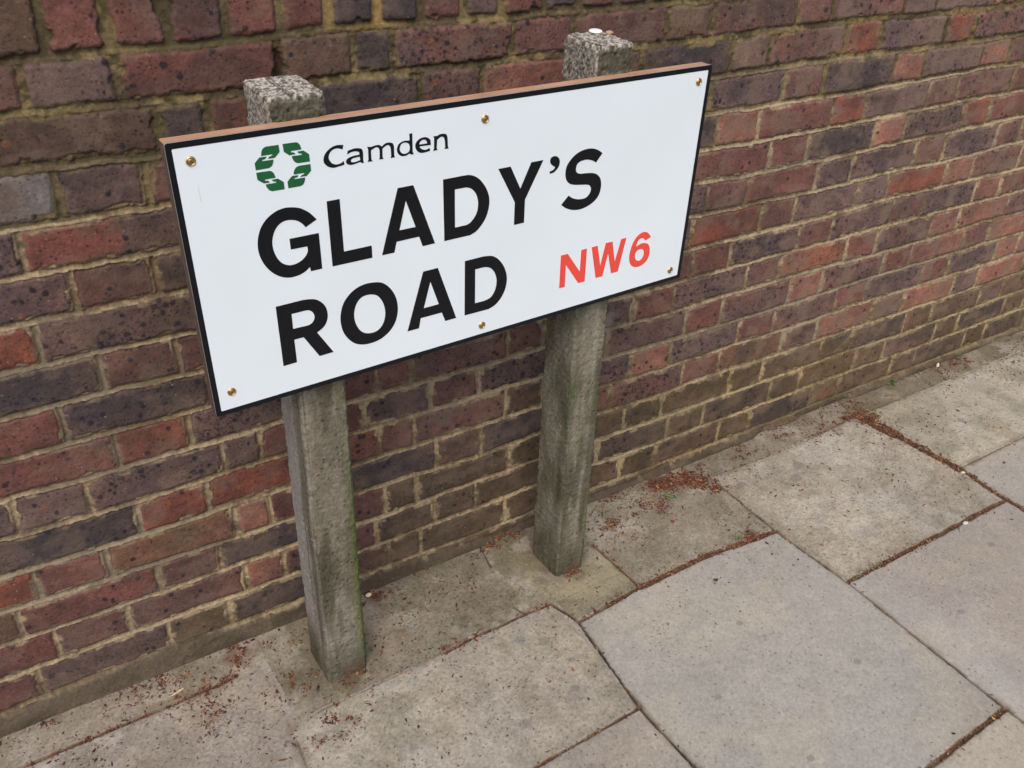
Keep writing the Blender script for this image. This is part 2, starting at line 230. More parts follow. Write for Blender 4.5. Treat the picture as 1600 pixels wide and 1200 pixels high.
#         main colour         second colour      spots  core  ends-red
PAL = {
 'R': (bc(140, 78, 64),  bc(112, 68, 60),  .06, 0),
 'r': (bc(122, 78, 72),  bc(104, 70, 66),  .12, 0),
 'P': (bc(118, 83, 78),  bc(100, 74, 70),   .18, 0),
 'p': (bc(112, 92, 88),  bc(92, 78, 76),   .22, 0),
 'B': (bc(104, 84, 70),  bc(92, 74, 66),   .18, 0),
 'b': (bc(116, 84, 68),  bc(96, 80, 64),   .08, 0),
 'D': (bc(88, 76, 72),   bc(74, 66, 66),   .35, .8),
 'U': (bc(92, 74, 74),   bc(58, 54, 66),   .5, .9),
 'S': (bc(112, 88, 84),  bc(90, 76, 78),   .75, .25),
 'T': (bc(116, 82, 74),  bc(98, 78, 76),   .65, .1),
 'K': (bc(152, 106, 90), bc(132, 88, 80),  .08, 0),
 'k': (bc(128, 104, 94), bc(112, 92, 82),  .08, 0),
 'g': (bc(136, 132, 132), bc(104, 94, 92), .2, 0),
 'h': (bc(138, 82, 72),  bc(110, 82, 78),  .2, 0),
 'O': (bc(140, 88, 68),  bc(118, 80, 72),  .6, 0),
 'O1': (bc(92, 78, 62),  bc(82, 72, 58),   .15, 0),
 'O2': (bc(100, 86, 70), bc(88, 78, 62),   .1, 0),
 'Q': (bc(88, 76, 70),   bc(74, 66, 64),   .4, .3),
}
KEYS = list(PAL)
ROWL = [1.001, 1.081, 1.16, 1.24, 1.32, 1.397, 1.477, 1.552, 1.631, 1.701, 1.786]
ROWC = 'r r P r r D D P p r D'.split()
XL, XR = -9.0, 22.0
RCODE = ['r', 'P', 'B']
def fill_course(k):
    if k in COURSES:
        xs, cs = list(COURSES[k][0]), list(COURSES[k][1])
    else:
        xs, cs = [1.0+(.11 if k % 2 else 0), 1.1125+(.11 if k % 2 else 0)], ['r']
    if len(cs) == len(xs): tail = cs[:-1]+[cs[-1]]
    B = list(xs); cc = list(cs[:len(xs)-1]); last = cs[len(xs)-1] if len(cs) >= len(xs) else 'r'
    pick = lambda kk: rng.choice(['R', 'r', 'P', 'p', 'B', 'S', 'T', 'D', 'K'] if kk < 12 else ['O1', 'B', 'b', 'p', 'Q', 'O2', 'O1'])
    hd = (B[-1]-B[-2]) > .16       # last was a stretcher
    first = True
    while B[-1] < XR:
        B.append(B[-1]+(.1125 if hd else .225)+rng.normal(0, .002)); cc.append(last if first else pick(k)); first = False; hd = not hd
    hd = (B[1]-B[0]) > .16
    while B[0] > XL:
        B.insert(0, B[0]-(.1125 if hd else .225)+rng.normal(0, .002)); cc.insert(0, pick(k)); hd = not hd
    return np.array(B), cc
bounds, codes, offs = {}, [], {}
xs0 = list(ROWL)
while xs0[-1] < XR: xs0.append(xs0[-1]+.077+rng.normal(0, .0015))
c0 = ROWC+list(rng.choice(['r', 'P', 'p', 'B', 'D', 'T'], len(xs0)-len(ROWC)))
while xs0[0] > XL: xs0.insert(0, xs0[0]-.079+rng.normal(0, .0015)); c0.insert(0, rng.choice(['r', 'P', 'B']))
bounds[0] = np.array(xs0); offs[0] = 0; codes += c0[:len(xs0)-1]
for k in range(1, 20):
    B, cc = fill_course(k); bounds[k] = B; offs[k] = len(codes); codes += cc[:len(B)-1]
cid = np.array([KEYS.index(c) for c in codes])
PC1 = np.array([PAL[k][0] for k in KEYS]); PC2 = np.array([PAL[k][1] for k in KEYS])
PSP = np.array([PAL[k][2] for k in KEYS]); PCO = np.array([PAL[k][3] for k in KEYS])
NB = len(codes)
b_gain = 1+rng.normal(0, .05, NB); b_prot = rng.normal(0, .0011, NB); b_tx = rng.normal(0, .004, NB); b_tz = rng.normal(0, .008, NB)
b_jx = rng.uniform(.0030, .0062, NB); b_seed = rng.uniform(0, 50, NB)
HX = COURSES[1][0][2]
PATCH = [(1.99, -.645, .035, .05)]

def wall_field(X, Z):
    """returns protrusion (towards the pavement) and surface colour of the wall face"""
    X = X.astype(np.float32); Z = Z.astype(np.float32)
    wx = X+.0070*(fbm(X*14, Z*14, 11, 3)-.5)+.0036*(fbm(X*75, Z*75, 12, 3)-.5)
    wz = Z+.010*(vn(X*4.2, Z*9, 21)-.5)+.0065*(fbm(X*22, Z*22, 22, 3)-.5)+.0032*(fbm(X*95, Z*95, 23, 2)-.5)
    k = np.where(wz > 0, 0, np.floor(-wz/.075)+1).astype(np.int32); k = np.clip(k, 0, 19)
    bid = np.zeros(X.shape, np.int32); dl = np.zeros(X.shape, np.float32); dr = np.zeros(X.shape, np.float32)
    for kk in range(20):
        m = k == kk
        if not m.any(): continue
        B = bounds[kk]; xx = wx[m]; i = np.clip(np.searchsorted(B, xx)-1, 0, len(B)-2)
        bid[m] = offs[kk]+i; dl[m] = xx-B[i]; dr[m] = B[i+1]-xx
    v = np.where(k == 0, .1075-wz, -wz-(k-1)*.075).astype(np.float32)
    ht = np.where(k == 0, .1075+.004, .075)
    up = np.where(k == 0, wz*0+.5, v); dn = np.where(k == 0, wz, .075-v)
    jz = np.where(k <= 3, .0062, .0048)
    jx = b_jx[bid]+np.where(k == 0, .003, 0)+np.where((k > 0) & (k <= 3), .001, 0)
    dx = np.minimum(dl, dr)-jx; dz = np.minimum(up, dn)-jz
    r = .006
    cor = (dx < r) & (dz < r)
    d = np.where(cor, r-np.hypot(r-dx, r-dz), np.minimum(dx, dz))
    d = d+.0034*(fbm(X*110, Z*110, 31, 3)-.5)
    chip = fbm(X*38, Z*38, 33, 2); d = d-.009*sst(.60, .78, chip)*sst(.014, .0, d)
    m = sst(-.0008, .0012, d)
    # brick surface
    uc = (dl-dr)*.5; vc = v-.0375
    g1 = fbm(X*45+b_seed[bid], Z*45, 41, 4); g2 = fbm(X*300, Z*300, 42, 3)
    pb = b_prot[bid]+b_tx[bid]*uc+b_tz[bid]*vc-.0026*(1-sst(0, .006, d))+(g1-.5)*.0016+(g2-.5)*.0011
    pit, pr = worley(X*170, Z*170, 47); pitm = sst(.26, .12, pit)*(pr > .86)
    pb = pb-.0014*pitm
    # mortar
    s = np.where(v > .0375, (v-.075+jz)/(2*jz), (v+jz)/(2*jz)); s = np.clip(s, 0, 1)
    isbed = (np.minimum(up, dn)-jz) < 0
    mn = fbm(X*150, Z*150, 51, 3)-.5; mn2 = fbm(X*30, Z*30, 52, 3)
    pbed = -.0048+.0050*s**1.3+.0015*mn
    off = np.minimum(dl, dr)
    pperp = -.0050+.0038*np.clip(off/.0055, 0, 1)**2+.0018*mn
    rough_top = sst(3.6, 2.2, k.astype(np.float32))
    pm = np.where(isbed, pbed, pperp)
    pm = pm*(1-rough_top)+rough_top*(-.0042+.0075*(mn2-.5)+.0045*mn+.003*np.where(isbed, s-.5, 0))
    pm = np.where(k == 0, -.0065+.002*mn+.004*(mn2-.5), pm)
    p = pm*(1-m)+pb*m
    # ---- colour
    kk = k.astype(np.float32); ci = cid[bid]
    n1 = fbm(X*16+b_seed[bid], Z*22, 61, 4); n2 = fbm(X*75, Z*75, 62, 3); n3 = fbm(X*260, Z*260, 63, 2)
    cb = mix(PC1[ci], PC2[ci], sst(.32, .68, n1))
    hb = sst(.0, .02, uc-.0+(n1-.5)*.03)*(ci == KEYS.index('h')); cb = mix(cb, np.array(bc(98, 80, 76))[None], hb)
    cb = cb*(b_gain[bid]*(.74+.52*n2)*(.78+.44*n3)*(1+.34*sst(1.7, 3.0, X)))[..., None]  # gain rising to the right paints stronger light into the brick colour
    core = PCO[ci]*sst(.048, .026, np.abs(uc+(b_seed[bid] % 1-.5)*.03)*np.where(dl+dr > .16, .55, 1.0)+(n2-.5)*.04)*sst(.3, .55, fbm(X*34, Z*40, 64, 3)+.12)
    cb = mix(cb, np.array(bc(62, 60, 68))[None], np.clip(core, 0, 1)*.8)
    soot = sst(.50, .70, fbm(X*9+3, Z*13, 65, 5)); cb = mix(cb, np.array(bc(66, 60, 60))[None]*(.8+.4*n2[..., None]), soot*.38)
    brn = sst(.42, .66, fbm(X*6.5, Z*9+4, 66, 5)); cb = mix(cb, np.array(bc(98, 82, 66))[None]*(.75+.5*n2[..., None]), brn*.20)
    # iron spots
    w1, r1 = worley(X*62+.3*n2, Z*62, 71); w2, r2 = worley(X*150, Z*150, 74)
    clump = .35+1.1*sst(.35, .7, fbm(X*11, Z*16, 77, 2))
    dens = PSP[ci]*clump
    s1 = sst(.38, .27, w1+.22*(n2-.5)+.2*(r1*7 % 1))*(r1 < dens*.75)
    s2 = sst(.42, .2, w2)*(r2 < dens*.42+.02)
    cb = mix(cb, np.array(bc(40, 39, 49))[None], np.clip(s1*.92+s2*.75, 0, .92))
    w3, r3 = worley(X*48, Z*48, 81)
    cb = mix(cb, np.array(bc(165, 105, 55))[None], sst(.34, .15, w3)*(r3 < .012)*.35)
    cb = mix(cb, np.array(bc(190, 175, 150))[None], sst(.2, .1, w2)*(r2 > .985)*.7)
    cb = cb*(1-.35*pitm)[..., None]
    # thin skin of lime and grime carried on the face, paled rightwards to paint brighter light
    lime_light = sst(.46, .72, fbm(X*22, Z*30, 91, 4))*(.30+.30*sst(1.7, 3.0, X))+.10*sst(1.8, 3.2, X)
    cb = mix(cb, np.array(bc(140, 120, 106))[None], np.clip(lime_light, 0, 1))
    smear = sst(.010, .0005, d)*sst(.52, .68, fbm(X*36, Z*55, 93, 4))*.8
    # mortar colours
    ml = fbm(X*5, Z*9, 94, 4)
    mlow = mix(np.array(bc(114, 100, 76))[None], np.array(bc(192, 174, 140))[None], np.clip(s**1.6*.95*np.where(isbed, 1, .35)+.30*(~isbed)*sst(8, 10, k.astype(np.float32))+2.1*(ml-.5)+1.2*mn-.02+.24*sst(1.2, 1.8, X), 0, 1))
    mlow = mix(mlow, np.array(bc(84, 74, 58))[None], sst(.56, .70, fbm(X*26, Z*32, 96, 4))*.6)
    lich = sst(.4, .62, fbm(X*12, Z*14, 95, 4))
    mup = mix(np.array(bc(88, 78, 58))[None], np.array(bc(134, 120, 82))[None], np.clip(lich+.8*mn, 0, 1))
    mup = mix(mup, np.array(bc(70, 66, 44))[None], sst(.5, .7, fbm(X*60, Z*60, 97, 3))*.8)
    tp = sst(4.2, 2.6, kk+1.2*(fbm(X*2.2, Z*3, 98, 3)-.5))
    yv = np.exp(-((X-1.479)/.010)**2)*(k == 0)+.55*np.exp(-((X-1.398)/.010)**2)*(k == 0)+.5*np.exp(-((X-1.475)/.05)**2-((Z+.002)/.010)**2)
    mup = mix(mup, np.array(bc(182, 152, 92))[None]*(.8+.4*n2[..., None]), np.clip(yv, 0, 1)*.85)
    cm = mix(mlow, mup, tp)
    cm = cm*(.80+.4*vn(X*330, Z*330, 99))[..., None]
    grey = sst(.5, .75, fbm(X*3.1, Z*7, 101, 2)); cm = mix(cm, np.array(bc(142, 134, 116))[None]*(.8+.4*n3[..., None]), grey*.5*(1-tp))
    moss = sst(.55, .72, fbm(X*9, Z*26, 103, 4))*sst(5., 2.5, kk)
    cm = mix(cm, np.array(bc(86, 84, 52))[None], moss*.45)
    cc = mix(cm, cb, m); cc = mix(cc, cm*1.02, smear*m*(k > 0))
    p = p+smear*m*.0006
    hole = sst(1.0, .5, np.hypot((X-HX)/.010, (Z+.050)/.036)+.7*(fbm(X*90, Z*90, 105, 2)-.5))*(m < .5)
    p = p-.010*hole; cc = mix(cc, np.array(bc(58, 46, 36))[None]*(.6+.8*n3[..., None]), hole*.85)
    # efflorescence splashes
    for (px, pz, rx, rz) in PATCH:
        e = sst(1.0, .1, np.hypot((X-px)/rx, (Z-pz)/rz)+1.1*(fbm(X*55, Z*55, 107, 3)-.5)); cc = mix(cc, np.array(bc(168, 158, 148))[None], e*.6)
    # whitish bloom on bottom edge courses to the right, olive splash grime low down
    H = Z-(GA+GB*X)
    gl = sst(.36, .16, H+.14*(fbm(X*2.6, Z*6, 111, 4)-.5)*2)*sst(1.15, 2.1, X+.3*Z)
    gr = np.clip(gl*(.45+.4*n1), 0, .8)
    cc = mix(cc, cc*np.array([.86, .86, .70])[None], gr)
    dirt = sst(.05, .0, H+.05*(fbm(X*8, Z*12, 113, 3)-.5)); cc = mix(cc, np.array(bc(84, 74, 58))[None]*(.6+.8*n2)[..., None], dirt*.6)
    # cement fillet smeared along the foot of the wall
    fh = .034*sst(1.75, 1.25, X)+.008+.03*(fbm(X*6, X*0, 117, 3)-.5)
    f = sst(.006, -.004, H-fh+.012*(fbm(X*60, Z*60, 118, 3)-.5))
    gapm = sst(.25, .35, fbm(X*5, X*0+3, 119, 2)); f = f*np.maximum(gapm, sst(1.5, 1.2, X))
    fc = mix(np.array(bc(100, 92, 78))[None], np.array(bc(74, 68, 56))[None], sst(.3, .7, fbm(X*14, Z*30, 121, 4)))
    fc = fc*(.75+.5*n3)[..., None]
    cc = mix(cc, fc, f*.9); p = p*(1-f)+f*(.003+.010*np.clip(1-H/.05, 0, 1)+.0016*(n2-.5)*2+.001*(n3-.5))
    return p, cc
xs = prog([(-9, -.6, .09, .014), (-.6, .6, .012, .0022), (.6, 1.5, .0014, .0015), (1.5, 4.0, .0015, .0034), (4.0, 6, .004, .03), (6, 22, .03, .12)])
zs = np.concatenate([np.arange(.1075, -1.21, -.0016)])
X, Z = np.meshgrid(xs, zs)
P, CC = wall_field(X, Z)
edge = sst(.1075, .097, Z); P = P-.006*(1-edge)
V = np.stack([X, -P, Z+ZO], -1).reshape(-1, 3)
wall = empty('brick_wall', (0, 0, g_plane(1.5, 0)))
tag(wall, 'weathered red and purple brick wall with sandy mortar, running behind the street sign', 'wall')
m_wall = vc_mat('brickwork', rough=.92, fine=520, amp=.16, bump=.5, bscale=420, spec=.12)
wz0 = wall.location.z
V[:, 2] -= wz0
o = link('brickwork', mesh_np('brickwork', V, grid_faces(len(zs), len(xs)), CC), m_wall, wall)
del X, Z, P, CC, V
# top of coping course (bricks on edge) and the far side
xs2 = prog([(-9, -.6, .1, .02), (-.6, 4.0, .006, .006), (4.0, 22, .02, .12)]); ys2 = np.arange(.0, .2165, .006)
X, Y = np.meshgrid(xs2, ys2); B = bounds[0]; i = np.clip(np.searchsorted(B, X)-1, 0, len(B)-2)
dj = np.minimum(X-B[i], B[i+1]-X)-.008+.004*(fbm(X*60, Y*60, 5, 3)-.5); m = sst(-.001, .003, dj)
ci = cid[i]; cb = mix(PC1[ci], PC2[ci], fbm(X*20, Y*20, 6, 4))*(.7+.6*fbm(X*90, Y*90, 8, 3))[..., None]
cc = mix(np.array(bc(88, 88, 52))[None]*(.6+.8*fbm(X*40, Y*40, 9, 3))[..., None], cb, m)
H = .1075-.006*(1-m)-.004*sst(.008, 0, Y)-.004*sst(.208, .216, Y)+.003*(fbm(X*60, Y*60, 10, 3)-.5)
V = np.stack([X, Y+.0065*sst(.004, 0, Y), H+ZO-wz0], -1).reshape(-1, 3)
o = link('coping', mesh_np('coping', V, grid_faces(len(ys2), len(xs2))[:, ::-1], cc), m_wall, wall)
tag(o, 'brick on edge coping top with mossy joints')
zb = np.arange(.104, -1.3, -.0125); xb = np.arange(-9, 22, .03)
X, Z = np.meshgrid(xb, zb); p, cc = wall_field(31.-X, Z)
V = np.stack([X, .215+p, Z+ZO-wz0], -1).reshape(-1, 3)
o = link('rear_face', mesh_np('rear_face', V, grid_faces(len(zb), len(xb))[:, ::-1], cc), m_wall, wall)
def box_np(x0, x1, y0, y1, z0, z1):
    V = np.array([[x, y, z] for z in (z0, z1) for y in (y0, y1) for x in (x0, x1)], float)
    Fq = np.array([[0, 2, 3, 1], [4, 5, 7, 6], [0, 1, 5, 4], [2, 6, 7, 3], [0, 4, 6, 2], [1, 3, 7, 5]])
    return V, Fq

# ================================================================== pavement
LG = GROUND_GAIN
def gc(*c): return lin(c)/LG
X1, XA, X3, X4 = 2.307, 1.713, 2.886, 1.905
SEG = [  # polyline points, half width, kind (0 dark crack, 1 litter filled, 2 faint)
 ([(2.312, -.084), (2.303, -.324), (2.313, -.531), (2.302, -.924), (2.302, -2.0)], .0026, 0),
 ([(1.733, -.322), (1.907, -.307)], .0040, 1), ([(1.907, -.307), (2.115, -.305), (2.302, -.324)], .0068, 1),
 ([(2.315, -.531), (2.60, -.533), (2.884, -.534)], .0062, 1),
 ([(2.872, -.079), (2.885, -.20)], .019, 1), ([(2.885, -.20), (2.896, -.403)], .011, 1), ([(2.896, -.403), (2.884, -.534), (2.883, -.62)], .006, 1), ([(2.883, -.62), (2.885, -2.0)], .003, 0),
 ([(1.712, -.247), (1.733, -.322), (1.705, -.566), (1.711, -.90), (1.711, -2.0)], .0030, 0),
 ([(2.301, -.924), (2.063, -.932), (1.711, -.93)], .0050, 1), ([(1.706, -.562), (1.463, -.569), (1.12, -.566)], .0030, 1),
 ([(1.712, -.247), (1.665, -.245), (1.538, -.244), (1.452, -.252)], .0034, 1), ([(1.452, -.252), (1.373, -.254), (1.184, -.256), (1.123, -.269)], .0016, 2),
 ([(1.9, -.138), (1.907, -.307)], .0026, 1), ([(2.90, -.393), (3.18, -.39), (3.6, -.39)], .0022, 2),
 ([(.55, -.099), (.813, -.098), (1.043, -.096), (1.076, -.092)], .0034, 1),
 ([(1.137, -.043), (1.130, -.09), (1.127, -.132), (1.128, -.238), (1.119, -.361), (1.124, -.566), (1.12, -2.0)], .0016, 2),
 ([(2.312, -.084), (2.42, -.088), (2.599, -.096), (2.75, -.089), (2.872, -.079)], .0018, 2),
 ([(2.872, -.079), (3.007, -.082), (3.164, -.092), (3.60, -.095), (9, -.095)], .0018, 2),
 ([(2.886, .01), (2.859, -.079)], .0015, 0), ([(1.674, .0), (1.661, -.082)], .0016, 0), ([(1.640, -.215), (1.650, -.246)], .0014, 0), ([(1.395, -.07), (1.375, -.11)], .0012, 2),
 ([(3.6, -.09), (3.6, -2.0)], .003, 0), ([(2.885, -1.13), (2.302, -1.13)], .004, 1), ([(3.6, -.39), (2.9, -.39)], .001, 2),
 ([(2.302, -1.53), (1.711, -1.53)], .004, 1), ([(1.711, -1.17), (1.12, -1.17)], .004, 1), ([(1.12, -.7), (.3, -.7)], .004, 1), ([(1.12, -1.3), (.3, -1.3)], .004, 1), ([(2.885, -1.0), (3.6, -1.0)], .004, 1),
]
for gx in (.3, -.35, -.95, -1.55, 4.2, 4.8, 5.4, 6.0): SEG.append(([(gx, -.095), (gx+.004, -2.0)], .003, 0))
for i, gx in enumerate((-.35, -.95, -1.55, .3, 3.6, 4.2, 4.8, 5.4)):
    for gy in (-.55-.2*(i % 2), -1.15-.2*(i % 2), -1.75): SEG.append(([(gx, gy), (gx+.6 if gx != -.35 else gx+.65, gy)], .004, 1))
SEG.append(([(-9, -.097), (.55, -.099)], .003, 1))
SLABS = [  # x0,x1,y0,y1, colour, mottling, speckle, clean
 (XA, X1, -.93, -.313, gc(167, 163, 155), .13, .05, 1),      # big clean slab
 (X1, X3, -1.13, -.532, gc(170, 165, 158), .11, .05, 1),
 (XA, X1, -1.53, -.93, gc(172, 166, 154), .08, .05, 1),
 (X1, X3, -.532, -.088, gc(172, 166, 154), .26, .22, 0),      # speckled pale slab
 (X3, 3.6, -.391, -.088, gc(172, 167, 152), .22, .16, 0),
 (X3, 3.6, -2.0, -.391, gc(168, 163, 154), .10, .06, 1),
 (X4, X1, -.313, .02, gc(150, 143, 128), .22, .22, 0),
 (1.125, XA, -.566, -.254, gc(168, 162, 150), .26, .20, 0),
 (1.12, XA, -1.17, -.566, gc(166, 160, 151), .14, .10, 1),
 (.3, 1.125, -.7, -.097, gc(158, 151, 142), .20, .20, 0),
 (-9, 1.14, -.097, .02, gc(150, 141, 128), .22, .20, 0),
 (1.14, 1.665, -.25, .02, gc(138, 131, 115), .28, .22, 0),
 (1.665, X4, -.25, .02, gc(140, 133, 114), .30, .22, 0), (1.725, X4, -.313, -.25, gc(140, 133, 114), .30, .22, 0),
 (X1, 2.872, -.088, .02, gc(142, 134, 118), .26, .18, 0),
 (2.872, 9, -.088, .02, gc(138, 130, 112), .26, .18, 0),
]
GUM = [(2.545, -.165, .017), (2.50, -.20, .021), (1.60, -.30, .012), (1.64, -.33, .013), (1.56, -.42, .010), (1.50, -.48, .013), (1.625, -.46, .011), (1.66, -.40, .009), (1.2, -.33, .013), (1.30, -.42, .010), (2.36, -.15, .014), (1.9, -.81, .010), (1.55, -.62, .012), (2.02, -.50, .009), (2.15, -.70, .011), (1.85, -.62, .008), (2.45, -.72, .010), (2.7, -.62, .009), (2.55, -.85, .011), (3.1, -.25, .012), (3.3, -.2, .01), (2.05, -.22, .012), (1.0, -.2, .014)]
def seg_dist(x, y, pts):
    d = np.full(x.shape, 99., np.float32)
    for (ax, ay), (bx, by) in zip(pts[:-1], pts[1:]):
        vx, vy = bx-ax, by-ay; L2 = vx*vx+vy*vy
        t = np.clip(((x-ax)*vx+(y-ay)*vy)/L2, 0, 1)
        d = np.minimum(d, np.hypot(x-ax-t*vx, y-ay-t*vy))
    return d
HEAP = [(1.093, -.036, .040, .55), (1.11, -.046, .05, .5), (1.394, -.034, .035, .8), (2.19, -.040, .045, 1.2), (2.245, -.055, .045, 1.5), (2.285, -.095, .030, 1.4), (2.29, -.13, .022, 1.2), (2.068, -.103, .022, .7), (1.972, -.115, .022, .9), (1.99, -.10, .02, .5), (1.70, -.008, .05, .6), (1.77, -.006, .04, .8), (2.05, -.01, .04, .3),
 (.994, -.097, .03, .5), (.93, -.03, .05, .3), (1.16, -.17, .05, .3), (1.20, -.30, .06, .25), (1.02, -.16, .06, .2), (2.12, -.10, .07, .25), (2.0, -.16, .05, .2), (2.45, -.04, .06, .3), (3.35, -.03, .1, .3), (1.465, -.24, .018, .8), (1.27, -.215, .035, .5), (1.806, -.19, .020, .8), (2.246, -.30, .03, .9), (2.895, -.102, .030, 1.), (2.89, -.15, .02, 1.), (2.623, -.05, .025, .7), (2.86, -.084, .05, .7), (2.76, -.086, .06, .35), (.754, -.021, .02, .5), (1.29, -.212, .014, 1.), (1.06, -.10, .03, .4)]
def ground_field(X, Y):
    X = X.astype(np.float32); Y = Y.astype(np.float32)
    wx = X+.0011*(fbm(X*60, Y*60, 201, 3)-.5)*2; wy = Y+.0011*(fbm(X*50, Y*50, 202, 3)-.5)*2
    n1 = fbm(X*7, Y*7, 203, 4); n2 = fbm(X*38, Y*38, 204, 4); n3 = fbm(X*240, Y*240, 205, 2); n4 = vn(X*480, Y*480, 206)
    sx = np.floor((wx-1.12)/.6); sy = np.floor((wy+.55)/.6); rnd = hsh(sx, sy, 207)
    base = mix(gc(168, 162, 153)[None], gc(158, 152, 144)[None], rnd); mot = np.full(X.shape, .14, np.float32); spk = np.full(X.shape, .1, np.float32); clean = np.ones(X.shape, np.float32)
    sid = (sx*31+sy*7).astype(np.float32); hz = (rnd-.5)*.002
    for j, (x0, x1, y0, y1, c, mo, sp, cl) in enumerate(SLABS):
        m = (wx >= x0) & (wx < x1) & (wy >= y0) & (wy < y1)
        base[m] = c; mot[m] = mo; spk[m] = sp; clean[m] = cl; hz[m] = ((j*37 % 11)/11-.5)*.0022; sid[m] = 100+j
    dirty = 1-clean
    cg = base*(1+mot*(fbm(X*5+sid, Y*5, 211, 3)-.5)*1.2+mot*(n2-.5)*1.7)[..., None]
    # blotches of algae and lichen on the dirty slabs
    al = sst(.48, .64, fbm(X*13+sid, Y*13, 212, 5))*dirty
    cg = mix(cg, cg*np.array([.72, .71, .64])[None], al*.65)
    pl = sst(.55, .7, fbm(X*17+sid*2, Y*17, 213, 4))*dirty; cg = mix(cg, gc(186, 180, 168)[None], pl*.4)
    cg = cg*(1+(n3-.5)*(.30+spk)+(n4-.5)*(.12+.6*spk))[..., None]
    w1, r1 = worley(X*130, Y*130, 215)
    cg = mix(cg, gc(80, 72, 60)[None], sst(.36, .14, w1)*(r1 < (spk*.9+.10*sst(.5, .7, fbm(X*4, Y*4, 216, 3))))*(.25+.4*(r1*37 % 1)))
    st_ = sst(.5, .72, fbm(X*3.1+sid, Y*3.1, 217, 5)); cg = mix(cg, cg*np.array([.86, .83, .80])[None], st_*.85)
    st2 = sst(.54, .68, fbm(X*8+9, Y*8, 218, 5)); cg = mix(cg, cg*np.array([1.07, 1.05, 1.0])[None], st2*1.)
    cg = mix(cg, gc(205, 198, 182)[None], sst(.25, .1, w1)*(r1 > (.985-spk*.15))*.5)
    dim = (np.sin(X*2*np.pi/.0075)*np.sin(Y*2*np.pi/.0075))*dirty*sst(.35, .6, n1)
    cg = cg*(1+.05*dim)[..., None]
    for (gx, gy, gr) in GUM:
        a = sst(1.0, .8, np.hypot((X-gx)/gr, (Y-gy)/(gr*.8))+.5*(n2-.5)); cg = mix(cg, gc(128, 124, 118)[None]*(.9+.2*n3[..., None]), a*.6)
    # cement footing round the right post, and grime strip beside the wall
    ft = sst(.085, .045, np.hypot((X-1.83)*.8, (Y+.225))+.04*(n2-.5)); cg = mix(cg, gc(176, 166, 138)[None]*(.85+.3*n3[..., None]), ft*.5)
    ft2 = sst(.05, .02, np.hypot((X-1.36), (Y+.13)*.45)+.03*(n2-.5)); cg = mix(cg, gc(164, 150, 134)[None]*(.85+.3*n3[..., None]), ft2*.6)
    gw = sst(-.085, -.005, Y+.05*(n1-.5))*.45+.45*sst(-.02, -.001, Y+.01*(n2-.5))
    cg = mix(cg, gc(96, 86, 70)[None]*(.8+.4*n2[..., None]), np.where(Y < .02, gw*.42, .6)*sst(.35, .6, n2+.12))
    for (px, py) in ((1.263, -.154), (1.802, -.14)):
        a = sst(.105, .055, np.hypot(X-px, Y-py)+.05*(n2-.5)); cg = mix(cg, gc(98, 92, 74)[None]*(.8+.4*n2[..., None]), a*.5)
    h = hz+(n1-.5)*.0018+(n2-.5)*.0009*(.4+dirty)+(n3-.5)*.0007*(.4+dirty)+.00025*dim
    h = h-.0010*sst(.36, .14, w1)*(r1 < (.05+spk*.5))
    # joints
    for pts, hw, kd in SEG:
        x0 = min(p[0] for p in pts)-.06; x1 = max(p[0] for p in pts)+.06; y0 = min(p[1] for p in pts)-.06; y1 = max(p[1] for p in pts)+.06
        msk = (X > x0) & (X < x1) & (Y > y0) & (Y < y1)
        if not msk.any(): continue
        xx = wx[msk]; yy = wy[msk]; d = seg_dist(xx, yy, pts); nn = n2[msk]; f3 = n3[msk]
        hwv = hw*(.55+.9*nn)*(1 if kd != 2 else .8)
        a = sst(hwv+.0012, hwv-.0008, d)
        fade = 1 if kd != 2 else .55*sst(.35, .6, fbm(xx*9, yy*9, 221, 2))
        if kd == 1: jc = mix(gc(112, 82, 62)[None], gc(78, 62, 50)[None], f3); jc = mix(jc, gc(120, 106, 88)[None], sst(.42, .62, fbm(xx*14, yy*14, 224, 3))*(.8 if hw < .0055 else .3))*(.6+.8*n4[msk])[..., None]; dep = .0028
        elif kd == 0: jc = mix(gc(56, 50, 46)[None], gc(104, 92, 78)[None], sst(.5, .75, fbm(xx*22, yy*22, 223, 3))); dep = .0055
        else: jc = np.broadcast_to(gc(92, 82, 68), (len(xx), 3)); dep = .0015
        c = cg[msk]; 
        ed = sst(.018, .002, d)*sst(.35, .6, nn)*.4; c = mix(c, gc(112, 98, 80)[None], ed)
        c = mix(c, jc, a*fade); cg[msk] = c
        hh = h[msk]; h[msk] = hh-(a*dep+.0012*sst(.005, .0, d))*(fade if kd == 2 else 1)
    for (hx, hy, hr, q) in HEAP:
        a = sst(1.0, .2, np.hypot(X-hx, (Y-hy)*1.5)/hr+1.1*(n2-.5)); cg = mix(cg, gc(92, 62, 48)[None]*(.7+.6*n4[..., None]), a*.7*q); h = h+a*.0012*q*n4
    # kerb and carriageway on one side, bare earth behind the wall
    kerb = sst(-2.0, -2.006, Y); road = sst(-2.15, -2.156, Y)
    cg = mix(cg, gc(150, 146, 140)[None]*(.8+.4*n3[..., None]), kerb); cg = mix(cg, np.array([.05, .05, .052])[None]*(.7+.6*n3[..., None]), road)
    h = h-.11*road
    soil = sst(.02, .1, Y); cg = mix(cg, np.array([.07, .085, .035])[None]*(.6+.8*n2[..., None]), soil); h = h+soil*(n2-.5)*.03
    return g_plane(X, Y)+h, cg
xs = prog([(-60, -2, 3., .15), (-2, .55, .12, .004), (.55, 1.6, .0020, .0020), (1.6, 3.7, .0020, .0040), (3.7, 7, .006, .08), (7, 60, .15, 3.)])
